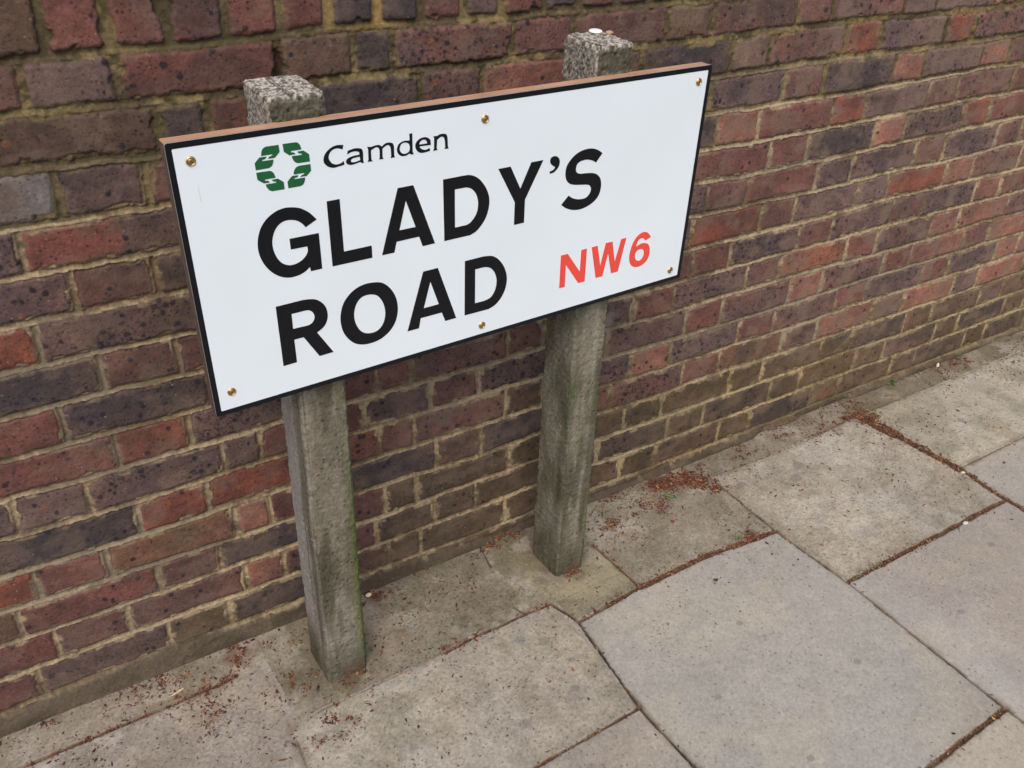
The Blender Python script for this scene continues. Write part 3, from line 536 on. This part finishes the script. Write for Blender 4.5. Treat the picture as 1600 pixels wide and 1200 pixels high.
ys = prog([(-60, -2.2, 3., .05), (-2.2, -1.12, .012, .004), (-1.12, -.5, .0022, .0020), (-.5, .014, .0018, .0018), (.014, .5, .01, .05), (.5, 60, .1, 3.)])
X, Y = np.meshgrid(xs, ys)
Hh, CG = ground_field(X, Y)
m_pave = vc_mat('paving', rough=.88, fine=700, amp=.12, bump=.35, bscale=650, spec=.2)
o = link('pavement', mesh_np('pavement', np.stack([X, Y, Hh], -1).reshape(-1, 3), grid_faces(len(ys), len(xs)), CG), m_pave)
tag(o, kind='structure')
# lookup for resting things on the paving
_gx, _gy, _gh = xs, ys, Hh
def gh(x, y):
    i = np.clip(np.searchsorted(_gx, x), 0, len(_gx)-1); j = np.clip(np.searchsorted(_gy, y), 0, len(_gy)-1)
    return _gh[j, i]
del X, Y, CG

# ================================================================== leaf litter
def litter(name, px, py, size, cols, lift=.0):
    n = len(px)
    a = rng.uniform(0, 2*np.pi, n); tl = rng.uniform(-.5, .5, n); L = size*np.exp(rng.normal(-.12, .38, n)); Wd = L*rng.uniform(.25, .5, n); T = L*rng.uniform(.12, .28, n)
    bend = rng.uniform(-.35, .35, n)
    base = np.array([[1, 0, 0], [.25, .5, .1], [-.4, .35, 0], [-1, 0, .1], [-.3, -.5, .05], [.35, -.4, 0], [0, 0, 1.], [0, 0, -.6]])
    fc = np.array([[0, 1, 6], [1, 2, 6], [2, 3, 6], [3, 4, 6], [4, 5, 6], [5, 0, 6], [1, 0, 7], [2, 1, 7], [3, 2, 7], [4, 3, 7], [5, 4, 7], [0, 5, 7]])
    P = base[None]*np.stack([L*.5, Wd, T], -1)[:, None, :]
    P = P*(1+rng.uniform(-.3, .3, P.shape)); P[..., 2] *= .75; P[..., 2] += .7*(P[..., 0]**2)/(L[:, None]*.5)*bend[:, None]*1.2
    z1 = P[..., 0]*np.sin(tl)[:, None]+P[..., 2]; x1 = P[..., 0]*np.cos(tl)[:, None]
    ca, sa = np.cos(a)[:, None], np.sin(a)[:, None]
    V = np.stack([x1*ca-P[..., 1]*sa+px[:, None], x1*sa+P[..., 1]*ca+py[:, None], z1+(gh(px, py)+T*.4+lift*rng.uniform(0, 1, n))[:, None]], -1).reshape(-1, 3)
    Fq = (fc[None]+(np.arange(n)*8)[:, None, None]).reshape(-1, 3)
    ci = rng.integers(0, len(cols), n); cc = np.array(cols)[ci]*rng.uniform(.65, 1.3, (n, 1)); cc = np.repeat(cc, 8, 0)*rng.uniform(.85, 1.15, (n*8, 1))
    return V, Fq, cc
LC = [gc(124, 78, 58), gc(104, 62, 48), gc(82, 54, 44), gc(146, 96, 70), gc(64, 48, 40), gc(116, 72, 56), gc(166, 130, 94), gc(92, 60, 48), gc(110, 66, 50)]
px, py = [], []
DENS = {1: 1150, 2: 1500, 3: 1000, 4: 5200, 5: 3400, 6: 1500, 9: 650, 10: 300, 11: 750, 13: 380, 15: 900, 0: 90, 8: 70, 12: 60, 17: 250}
for si, dn in DENS.items():
    pts, hw, kd = SEG[si]
    for (ax, ay), (bx, by) in zip(pts[:-1], pts[1:]):
        if ay < -1.3: continue
        L = math.hypot(bx-ax, by-ay); n = int(L*dn); t = rng.uniform(0, 1, n)
        keep = fbm((ax+(bx-ax)*t)*16, (ay+(by-ay)*t)*16+si, 301, 3) > (.40 if dn < 1200 else .25)
        t = t[keep]; n = len(t); o_ = rng.normal(0, hw*.55+.0008, n)+np.where(rng.uniform(0, 1, n) < .10, rng.normal(0, .014, n), 0)
        nx, ny = -(by-ay)/L, (bx-ax)/L
        px.append(ax+(bx-ax)*t+nx*o_); py.append(ay+(by-ay)*t+ny*o_)
for (hx, hy, hr, q) in HEAP:
    n = int(q*hr*hr*190000*2.6); x_ = rng.normal(hx, hr*.60, n); y_ = rng.normal(hy, hr*.38, n); k_ = fbm(x_*55, y_*55, 307, 3)+rng.uniform(-.06, .06, n) > .48+.1*(1-q); px.append(x_[k_]); py.append(np.clip(y_[k_], -9, -.003))
# loose bits blown over the flags, thicker near the wall
n = 7500; x = rng.uniform(.6, 3.8, n); y = -np.abs(rng.exponential(.13, n)); kp = fbm(x*9, y*9, 305, 4)+rng.uniform(-.10, .10, n) > .54; px.append(x[kp]); py.append(np.clip(y[kp], -1.2, -.004))
n = 900; x = rng.uniform(.6, 1.7, n); y = rng.uniform(-.5, -.01, n); px.append(x); py.append(y)
n = 600; x = rng.uniform(1.92, 3.4, n); y = rng.uniform(-.5, -.01, n); px.append(x); py.append(y)
px = np.concatenate(px); py = np.concatenate(py)
ok = ~(((px > 1.222) & (px < 1.304) & (py > -.206) & (py < -.1)) | ((px > 1.764) & (px < 1.839) & (py > -.187) & (py < -.09))); px, py = px[ok], py[ok]
V, Fq, cc = litter('bits', px, py, .0058, LC, .0015)
m_lit = vc_mat('dry_litter', rough=.8, fine=1500, amp=.2, bump=.2, bscale=1500)
o = link('leaf_litter', mesh_np('leaf_litter', V, Fq, cc, False), m_lit)
tag(o, 'rust brown bud scales and blossom crumbs scattered on the paving and packed in its joints', 'litter', kind='stuff')
n = 700; x = np.concatenate([rng.uniform(1.7, 3.4, n//2), rng.uniform(.7, 3.2, n//2)]); y = np.concatenate([rng.uniform(-1.0, -.3, n//2), -np.abs(rng.exponential(.2, n//2))-.005])
V, Fq, cc = litter('grit', x, np.clip(y, -1.1, -.004), .0030, [gc(60, 52, 46), gc(80, 66, 54), gc(48, 44, 42), gc(120, 96, 70)], 0)
o = link('grit', mesh_np('grit', V, Fq, cc, False), m_lit); tag(o, 'dark specks of grit and dirt strewn thinly over the paving slabs', 'grit', kind='stuff')

# ================================================================== posts
LP = POST_GAIN
def pc(*c): return lin(c)/LP
def n3d(x, y, z, f, s): return (vn(x*f+z*f*.37, y*f+z*f*.71, s)+vn(x*f+7, z*f, s+1)+vn(y*f-3, z*f+5, s+2))/3
def f3d(x, y, z, f, s, o=3): return sum(n3d(x, y, z, f*2**i, s+i*5)*.5**i for i in range(o))/sum(.5**i for i in range(o))
def post(x0, x1, y0, y1, ztop, which, label, lean=0.):
    cx, cy = (x0+x1)/2, (y0+y1)/2; hx, hy = (x1-x0)/2, (y1-y0)/2; ch = .005
    cor = [(-hx+ch, -hy), (hx-ch, -hy), (hx, -hy+ch), (hx, hy-ch), (hx-ch, hy), (-hx+ch, hy), (-hx, hy-ch), (-hx, -hy+ch)]
    per = []
    for (ax, ay), (bx, by) in zip(cor, cor[1:]+cor[:1]):
        L = math.hypot(bx-ax, by-ay); k = max(2, int(L/.0018))
        for i in range(k): per.append((ax+(bx-ax)*i/k, ay+(by-ay)*i/k))
    per = np.array(per); npn = len(per)
    tl = []
    for i in range(npn):
        a = per[i-3]; b = per[(i+3) % npn]; t = b-a; tl.append((t[1], -t[0]))
    nrm = np.array(tl); nrm /= np.linalg.norm(nrm, axis=1)[:, None]
    zb = float(g_plane(cx, cy))-.04-ZO
    zz = np.concatenate([np.arange(zb, ztop-.004, .0022), ztop-.004+.004*np.sin(np.linspace(0, np.pi/2, 5))])
    sc = np.concatenate([np.ones(len(zz)-5), 1-.06*(1-np.cos(np.linspace(0, np.pi/2, 5)))])
    capn = 22; zz = np.concatenate([zz, np.full(capn, ztop)]); sc = np.concatenate([sc, np.linspace(.935, .0, capn+1)[1:]])
    S, I = np.meshgrid(np.arange(len(zz)), np.arange(npn), indexing='ij')
    px = per[I, 0]*sc[S]+cx+(lean*(zz[S]-zb)/1.1); py = per[I, 1]*sc[S]+cy; pz = zz[S]; nx = nrm[I, 0]*(sc[S] > .88); ny = nrm[I, 1]*(sc[S] > .88)
    top = sst(ztop-.010, ztop-.001, pz)
    a = f3d(px, py, pz, 25, 401+which*50, 3)-.5; b = f3d(px, py, pz, 160, 402+which*50, 3)-.5
    c = vn(px*420+py*130, pz*420+py*500, 430)-.5
    upper = sst(ztop-.09, ztop-.05, pz)
    D = a*.0040+b*(.0036+.0030*upper)+c*(.0016+.0012*upper)
    uu = np.where(np.abs(nx) > .7, py*np.sign(nx), px)
    w1, r1 = worley((uu+nx*.3)*120, pz*120, 440+which); pit = sst(.3, .12, w1)*(r1 < .13)
    D = D-.0022*pit
    # chipped arrises near the top
    ln = I*0.+np.abs(nx*ny)*2
    D = D-.006*np.clip(ln, 0, 1)*sst(.45, .7, f3d(px, py, pz, 60, 450, 2))*(.35+upper)
    if which == 1:   # former seam down the left face
        D = D-.003*np.exp(-((py-(y0+.038+.003*np.sin(pz*9)))/.0022)**2)*(nx < -.7)
    px = px+nx*D; py = py+ny*D; pz = pz+top*((f3d(px, py, px*0, 130, 460, 3)-.5)*.0055+(vn(px*520, py*520, 461)-.5)*.0022)-top*.003*(1-sc[S]*0)*0
    # colour
    g1 = f3d(px, py, pz, 9, 470+which, 4); g2 = f3d(px, py, pz, 55, 471, 4); g3 = vn(uu*520+nx*40, pz*520, 472); g4 = fbm(uu*40+nx*9, pz*7, 473+which, 4)
    front = ny < -.7; left = nx < -.5; right = nx > .5
    cs = mix(pc(142, 135, 119)[None], pc(102, 96, 81)[None], sst(.35, .65, g1*.5+g4*.5))
    cs = cs*(.72+.56*g2)[..., None]*(.80+.40*g3)[..., None]
    pale = sst(.5, .66, fbm(uu*26, pz*2.6+which*9, 475, 4))
    cs = mix(cs, pc(176, 172, 158)[None]*(.85+.3*g3[..., None]), pale*(.35 if which == 1 else .25))
    dk = sst(.48, .66, fbm(uu*34+5, pz*4.5, 476+which, 5)); cs = mix(cs, pc(84, 80, 64)[None]*(.8+.4*g3[..., None]), dk*.68)
    if which == 1:
        cs = mix(cs, pc(172, 168, 166)[None]*(.86+.28*g3[..., None]), left*(.18+.55*sst(y0+.040, y0+.046, py))*sst(-1.14, -1.0, pz))
        cs = mix(cs, pc(84, 78, 66)[None], left*sst(.5, .62, fbm(py*240, pz*5, 479, 3))*.5*(py < y0+.045))
        a1 = np.clip(sst(.35, .9, nx)+sst(x1-.014, x1-.004, px)*(ny < -.3), 0, 1)*sst(-.56, -.82, pz)*sst(-1.145, -1.09, pz)*(.55+.6*g2)
        cs = mix(cs, pc(96, 118, 48)[None]*(.75+.5*g3[..., None]), np.clip(a1, 0, .8))
        cs = mix(cs, pc(100, 104, 66)[None]*(.8+.4*g3[..., None]), (right | (px > x1-.02))*sst(-.2, -.5, pz)*.35)
    else:
        lf = sst(x0+.034, x0+.004, px)*(ny < -.3)+left*1.
        cs = mix(cs, pc(84, 86, 68)[None]*(.7+.6*g2[..., None]), np.clip(lf*sst(.25, .75, fbm(uu*30, pz*8, 481, 5)+.08)*.7, 0, .8))
        cs = mix(cs, pc(168, 166, 152)[None]*(.8+.4*g3[..., None]), np.clip(left*sst(.42, .72, fbm(uu*22, pz*9, 482, 5)), 0, 1)*.4)
        pst = np.exp(-((px-(x0+.046+.004*np.sin(pz*7)))/.006)**2)*(ny < -.5)*sst(.35, .6, fbm(pz*8, pz*0, 483, 3)+.1)
        cs = mix(cs, pc(182, 178, 160)[None]*(.85+.3*g3[..., None]), pst*.35)
        gp = sst(.5, .62, fbm(uu*30, pz*7, 484, 4))*sst(-.5, -.62, pz)*sst(-.85, -.72, pz)*(ny < -.3); cs = mix(cs, pc(84, 98, 50)[None], gp*.6)
        a1 = sst(x1-.012, x1-.003, px)*sst(-.85, -.98, pz)*(.5+.6*g2); cs = mix(cs, pc(104, 122, 50)[None]*(.75+.5*g3[..., None]), np.clip(a1, 0, .85))
    foot = sst(-1.03, -1.13, pz); cs = mix(cs, pc(88, 84, 66)[None]*(.75+.5*g2[..., None]), foot*.55)
    rust = sst(-1.115, -1.15, pz)*sst(.35, .6, g2+.1)*(px > cx-.01); cs = mix(cs, pc(110, 76, 54)[None]*(.7+.6*g3[..., None]), rust*.6)
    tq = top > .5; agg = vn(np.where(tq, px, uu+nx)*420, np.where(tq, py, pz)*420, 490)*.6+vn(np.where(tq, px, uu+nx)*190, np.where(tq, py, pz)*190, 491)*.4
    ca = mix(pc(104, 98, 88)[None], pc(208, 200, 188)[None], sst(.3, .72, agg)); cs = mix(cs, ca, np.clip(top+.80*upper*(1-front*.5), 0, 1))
    stain = (1-top)*front*sst(ztop-.058, ztop-.036, pz+.02*(g4-.5)); cs = mix(cs, pc(84, 80, 66)[None]*(.6+.8*g3[..., None]), stain*.8)
    cs = cs*(1-.6*pit)[..., None]*(1+.4*(vn(uu*700+nx*60, pz*700, 495)-.5)+.3*(vn(uu*230+nx*60, pz*230, 496)-.5))[..., None]
    V = np.stack([px, py, pz+ZO], -1)
    nr = len(zz); idx = np.arange(nr*npn).reshape(nr, npn); nxt = np.roll(idx, -1, 1)
    Fq = np.stack([idx[:-1], nxt[:-1], nxt[1:], idx[1:]], -1).reshape(-1, 4)
    org = np.array([cx, cy, float(g_plane(cx, cy))])
    o = link('concrete_post', mesh_np('concrete_post', V.reshape(-1, 3)-org, Fq, cs), m_post)
    o.location = org
    tag(o, label, 'post', 'concrete posts carrying the street sign'); return o
m_post = vc_mat('cast_concrete', rough=.93, fine=800, amp=.16, bump=.5, bscale=500, spec=.12)
post(1.2230, 1.3035, -.206, -.102, -.030, 1, 'left concrete sign post, bare topped, with bright green algae down its right edge', 0.)
post(1.7640, 1.8380, -.188, -.088, -.0165, 2, 'right concrete sign post, the one with a white disc on its top')

# ================================================================== street sign
SX, SY, SZ, SROLL, SYAW = 1.08436915, -.232815971, -.0634702685+ZO, .00709798, .0293112
sign = empty('street_sign', (SX, SY, SZ)); sign.rotation_euler = (0, -SROLL, SYAW)
tag(sign, 'white street name sign with black border and lettering on two concrete posts', 'street sign')
QC = [(np.array(p)/1000.) for p in SIGN_CORNERS]   # TL TR BR BL
def quad_pts(ins, r=.0, n=1):
    TL, TR, BR, BL = QC
    sgn = [(1, -1), (-1, -1), (-1, 1), (1, 1)]
    return [(q[0]+s[0]*ins, q[1]+s[1]*ins) for q, s in zip(QC, sgn)]
def rounded(pts, r, n=4):
    out = []
    for i in range(4):
        p = Vector(pts[i]); a = (Vector(pts[i-1])-p).normalized(); b = (Vector(pts[(i+1) % 4])-p).normalized()
        s = p+a*r; e = p+b*r
        for k in range(n+1):
            t = k/n; out.append(tuple((1-t)**2*s+2*t*(1-t)*p+t*t*e))
    return out
def prism(name, pts, ya, yb, mat, parent, hole=None):
    """outline in the sign's own x,z plane, from depth ya (front) to yb (back)"""
    cu = bpy.data.curves.new(name, 'CURVE'); cu.dimensions = '2D'; cu.fill_mode = 'BOTH'; cu.extrude = (yb-ya)/2
    for L in ([pts] if not isinstance(pts[0], list) else pts)+([hole] if hole else []):
        sp = cu.splines.new('POLY'); sp.points.add(len(L)-1); sp.use_cyclic_u = True
        for k, p in enumerate(L): sp.points[k].co = (p[0], p[1], 0, 1)
    tmp = bpy.data.objects.new(name+'_tmp', cu); col.objects.link(tmp)
    dg = bpy.context.evaluated_depsgraph_get(); me = bpy.data.meshes.new_from_object(tmp.evaluated_get(dg), depsgraph=dg)
    bpy.data.objects.remove(tmp); bpy.data.curves.remove(cu)
    me.transform(Matrix(((1, 0, 0, 0), (0, 0, -1, (ya+yb)/2), (0, 1, 0, 0), (0, 0, 0, 1))))
    me.name = name; me.materials.clear()
    return link(name, me, mat, parent)
m_white = flat_mat('white_sign_paint', (.745, .82, .875), rough=.34, noise=.022, nscale=5, spec=.4)
m_black = flat_mat('black_sign_paint', (.0075, .0085, .011), rough=.38, noise=.1, nscale=40, spec=.22)
m_red = flat_mat('red_sign_paint', (.80, .075, .055), rough=.35, noise=.02, nscale=40)
m_green = flat_mat('green_sign_paint', (.012, .105, .035), rough=.35, noise=.05, nscale=60)
m_alu = flat_mat('aluminium_edge', (.50, .50, .52), rough=.45, metal=.6, noise=.12, nscale=120)
def wood_mat():
    m = bpy.data.materials.new('board_wood'); m.use_nodes = True; N = m.node_tree.nodes; L = m.node_tree.links; b = N['Principled BSDF']; b.inputs['Roughness'].default_value = .7
    tc = N.new('ShaderNodeTexCoord'); mp = N.new('ShaderNodeMapping'); mp.inputs['Scale'].default_value = (6, 420, 420); n = N.new('ShaderNodeTexNoise'); n.inputs['Scale'].default_value = 1.; n.inputs['Detail'].default_value = 6
    L.new(tc.outputs['Object'], mp.inputs[0]); L.new(mp.outputs[0], n.inputs[0])
    n2 = N.new('ShaderNodeTexNoise'); n2.inputs['Scale'].default_value = 14; n2.inputs['Detail'].default_value = 5; L.new(tc.outputs['Object'], n2.inputs[0])
    cr = N.new('ShaderNodeValToRGB'); cr.color_ramp.elements[0].position = .3; cr.color_ramp.elements[0].color = (.28, .15, .085, 1); cr.color_ramp.elements[1].position = .7; cr.color_ramp.elements[1].color = (.56, .33, .20, 1)
    mx = N.new('ShaderNodeMix'); mx.data_type = 'FLOAT'; mx.inputs[0].default_value = .45; L.new(n.outputs[0], mx.inputs[2]); L.new(n2.outputs[0], mx.inputs[3]); L.new(mx.outputs[0], cr.inputs[0]); L.new(cr.outputs[0], b.inputs['Base Color'])
    bp = N.new('ShaderNodeBump'); bp.inputs['Strength'].default_value = .3; bp.inputs['Distance'].default_value = .001; L.new(n.outputs[0], bp.inputs['Height']); L.new(bp.outputs[0], b.inputs['Normal'])
    return m
m_wood = wood_mat()
bb = prism('backing_board', rounded(quad_pts(.0006), .002), .0034, .0255, m_wood, sign)
bb.data.materials.append(flat_mat('board_side', (.085, .055, .042), rough=.85, noise=.45, nscale=220, bump=.4))
for pl in bb.data.polygons: pl.material_index = 0 if pl.normal.z > .5 else 1
prism('metal_plate', rounded(quad_pts(0), .004), .0006, .0034, m_alu, sign)
prism('border', rounded(quad_pts(0.0001), .004), 0., .0006, m_black, sign, hole=rounded(quad_pts(.0078), .002))
prism('face_panel', rounded(quad_pts(.0072), .002), .00025, .0008, m_white, sign)
def smooth_outline(pts):
    """corner points stay sharp, points marked smooth are joined by Catmull-Rom arcs"""
    n = len(pts); out = []
    for i in range(n):
        p0, p1, p2, p3 = pts[i-1], pts[i], pts[(i+1) % n], pts[(i+2) % n]
        out.append((p1[0], p1[1]))
        if not (p1[2] or p2[2]): continue
        a = p0 if p1[2] else (2*p1[0]-p2[0], 2*p1[1]-p2[1]); d = p3 if p2[2] else (2*p2[0]-p1[0], 2*p2[1]-p1[1])
        for t in (1/6, 2/6, 3/6, 4/6, 5/6):
            out.append(tuple(.5*((2*p1[k])+(-a[k]+p2[k])*t+(2*a[k]-5*p1[k]+4*p2[k]-d[k])*t*t+(-a[k]+3*p1[k]-3*p2[k]+d[k])*t**3) for k in (0, 1)))
    return [(x/1000, z/1000) for x, z in out]
def letters(name, ids, mat, label=None):
    o = prism(name, [smooth_outline(p) for g, p in GLYPHS if g in ids], -.00015, .0004, mat, sign)
    if label: o['label'] = label
    return o
letters('street_name_lettering', 'G L A D Y apos S R O'.split(), m_black, 'black capital lettering on the white plate')
letters('district_lettering', 'N W six'.split(), m_red, 'red district lettering NW6')
letters('council_lettering', 'cC ca cm cd ce cn'.split(), m_black, 'small black council lettering')
letters('council_emblem', ['logo'], m_green, 'green emblem of linked hands')
m_brass = flat_mat('brass', (.62, .46, .24), rough=.38, metal=1., noise=.12, nscale=300)
m_brassd = flat_mat('brass_screw', (.50, .33, .15), rough=.4, metal=.9, noise=.2, nscale=400)
m_slot = flat_mat('screw_recess', (.10, .065, .03), rough=.6, metal=.4)
def lathe(prof, n=28):
    V = []; 
    for r, y in prof:
        for i in range(n): a = 2*np.pi*i/n; V.append((r*np.cos(a), y, r*np.sin(a)))
    V = np.array(V); k = len(prof); idx = np.arange(k*n).reshape(k, n); nx = np.roll(idx, -1, 1)
    return V, np.stack([idx[:-1], idx[1:], nx[1:], nx[:-1]], -1).reshape(-1, 4)
cupV, cupF = lathe([(.0066, .0002), (.0066, -.0006), (.0060, -.0015), (.0052, -.0020), (.0045, -.0018), (.0041, -.0009), (.0038, .0)])
scrV, scrF = lathe([(.0041, .0), (.0041, -.0009), (.0034, -.0017), (.0022, -.0021), (.0010, -.0022), (.0001, -.0022)])
cup_me = mesh_np('cup_washer', cupV, cupF[:, ::-1]); scr_me = mesh_np('screw', scrV, scrF[:, ::-1])
cr1 = join_parts([(box_np(-.0019, .0019, -.00235, -.0015, -.00042, .00042)+(np.zeros((8, 3)),)), (box_np(-.00042, .00042, -.00230, -.0015, -.0019, .0019)+(np.zeros((8, 3)),))])
slot_me = mesh_np('cross_recess', cr1[0], cr1[1], None, False)
cup_me.materials.append(m_brass); scr_me.materials.append(m_brassd); slot_me.materials.append(m_slot)
for i, (sx, sz) in enumerate(SCREWS):
    c = bpy.data.objects.new('cup_washer', cup_me); s = bpy.data.objects.new('screw', scr_me); r = bpy.data.objects.new('cross_recess', slot_me)
    for o in (c, s, r): col.objects.link(o)
    c.parent = sign; c.location = (sx/1000, 0.0003, sz/1000); c.scale = (1.0, 1.0, 1.0); s.parent = c; r.parent = c; s.rotation_euler = (0, i*.7, 0); r.rotation_euler = (0, i*.7+.3, 0)
# faint rust run under the top left screw is a stain on the panel
st = prism('rust_stain', [(.0302, -.050), (.0306, -.062), (.0312, -.078), (.0303, -.079), (.0299, -.063)], .0001, .0003, flat_mat('rust_stain', (.66, .62, .60), rough=.6), sign)

# ================================================================== small things
def blob(name, loc, r, c, label, cat, seed, group=None, rough=.8, rotz=0.):
    nu, nv = 18, 12; V = []
    for j in range(nv+1):
        for i in range(nu):
            a = 2*np.pi*i/nu; b = np.pi*j/nv; V.append((np.cos(a)*np.sin(b), np.sin(a)*np.sin(b), np.cos(b)))
    V = np.array(V); V = V*(1+.35*(f3d(V[:, 0]+seed, V[:, 1], V[:, 2], 1.6, seed, 3)-.5)[:, None]*1.6)*np.array(r)
    idx = np.arange((nv+1)*nu).reshape(nv+1, nu); nx = np.roll(idx, -1, 1); Fq = np.stack([idx[:-1], idx[1:], nx[1:], nx[:-1]], -1).reshape(-1, 4)
    o = link(name, mesh_np(name, V, Fq), flat_mat(name+'_skin', c, rough=rough, noise=.2, nscale=400, bump=.4)); o.location = loc; o.rotation_euler = (0, 0, rotz)
    return tag(o, label, cat, group)
def onp(x, y, dz): return (x, y, float(gh(np.array([x]), np.array([y]))[0])+dz)
dV, dF = lathe([(.0001, -.0020), (.0060, -.0020), (.0098, -.0018), (.0112, -.0010), (.0112, .0006), (.0104, .0012)], 32)
dV = dV[:, [0, 2, 1]]*np.array([1, 1, -1])
o = link('white_disc', mesh_np('white_disc', dV, dF), flat_mat('disc_white', (.86, .86, .88), rough=.4, noise=.03)); o.location = (DISC[0], DISC[1]-.004, -.0138+ZO); o.rotation_euler = (.05, -.04, .3)
tag(o, 'small white round disc lying on top of the right concrete post', 'disc')
blob('moss_clump', (DISC[0]+.020, DISC[1]-.016, -.0155+ZO), (.007, .006, .0035), (.36, .24, .13), 'small orange tan lump beside the white disc on the right post top', 'moss', 3)
blob('pebble', onp(2.893, -.406, .003), (.008, .006, .004), (.62, .54, .40), 'cream pebble in the litter filled joint between two pale slabs on the right', 'pebble', 5)
blob('pebble', onp(1.386, -.026, .004), (.007, .005, .004), (.66, .56, .40), 'cream pebble in the brown litter heap just right of the left post', 'pebble', 6)
blob('shell_fragment', onp(3.30, -.021, .005), (.004, .004, .009), (.72, .68, .60), 'white shard standing against the foot of the wall far right', 'shard', 8)
blob('pebble', onp(2.715, -.540, .002), (.008, .005, .003), (.52, .52, .50), 'grey white pebble on the joint at the front corner of the speckled slab', 'pebble', 9)
# green catkin
V = []; n = 26; m_ = 10
for i in range(n+1):
    t = i/n; rr = .0042*math.sin(math.pi*min(1, max(0.02, t))**.8)**.5*(1+.22*math.sin(i*2.4))
    for j in range(m_): a = 2*np.pi*j/m_; V.append((-.016+.032*t, rr*math.cos(a)*(1+.15*math.sin(3*a+i)), rr*math.sin(a)*.8+.002*math.sin(t*3)))
idx = np.arange((n+1)*m_).reshape(n+1, m_); nx = np.roll(idx, -1, 1); Fq = np.stack([idx[:-1], nx[:-1], nx[1:], idx[1:]], -1).reshape(-1, 4)
o = link('catkin', mesh_np('catkin', np.array(V), Fq), flat_mat('catkin_green', (.085, .16, .045), rough=.7, noise=.35, nscale=500, bump=.6)); o.location = onp(2.166, -.094, .0035); o.rotation_euler = (0, 0, -.95)
tag(o, 'green catkin lying on the slab right of the right post', 'catkin')
blob('twig', onp(.967, -.075, .002), (.014, .0022, .0016), (.55, .42, .24), 'straw coloured husk lying on the strip by the wall left of the left post', 'husk', 12, rotz=.25)
def weed(x, y, h, n, label, seed, c=(.10, .17, .05), spread=.012):
    r = np.random.default_rng(seed); Vs, Fs, Cs, k = [], [], [], 0; ox, oy, oz = onp(x, y, 0.)
    for i in range(n):
        a = r.uniform(0, 2*np.pi); l = h*r.uniform(.5, 1.1); wd = l*r.uniform(.2, .42); el = r.uniform(.25, 1.3); bx, by = r.normal(0, spread*.4, 2)
        pr = [(0, .12), (.3, .7), (.6, 1.), (.85, .6), (1., .05)]
        for t, ww in pr:
            R_ = l*t; cxx = R_*math.cos(el-.5*t); zz_ = R_*math.sin(el-.5*t)
            for s in (-1, 0, 1):
                Vs.append((bx+cxx*math.cos(a)-s*ww*wd*.5*math.sin(a), by+cxx*math.sin(a)+s*ww*wd*.5*math.cos(a), .0005+zz_+(.0006 if s else 0)))
                Cs.append(np.array(c)*r.uniform(.7, 1.4)*(.9+.1*t))
        for q in range(4):
            for s in (0, 1): b = k+q*3+s; Fs.append((b, b+1, b+4, b+3))
        k += 15
    V = np.array(Vs); V[:, 1] = np.minimum(V[:, 1], -.001-oy if oy > -.01 else 9)
    o = link('weed', mesh_np('weed', V, np.array(Fs), np.array(Cs)), m_leaf); o.location = (ox, oy, oz)
    return tag(o, label, 'weed', 'weeds sprouting along the joints')
m_leaf = vc_mat('weed_leaf', rough=.6, fine=900, amp=.15, bump=.1)
weed(3.10, -.008, .022, 34, 'largest green weed, growing at the foot of the brick wall', 21, spread=.018)
weed(2.309, -.458, .009, 22, 'small weed tuft in the thin dark joint between speckled and clean slabs', 22, (.13, .20, .08))
weed(2.345, -.532, .009, 26, 'low weed where the litter filled joint meets the long dark joint', 23, (.12, .18, .07), .016)
weed(2.400, -.533, .008, 22, 'low weed in the litter filled joint, just right of the joint crossing', 24, (.13, .19, .07), .016)
weed(2.625, -.534, .006, 12, 'tiny weed towards the far right end of the litter filled joint', 25, (.14, .17, .07))
weed(2.206, -.296, .011, 12, 'wispy weed in the litter at the far corner of the big clean slab', 26, (.14, .20, .07))
weed(1.712, -.722, .006, 12, 'tiny weed in the dark joint at the bottom edge', 27, (.12, .17, .06))
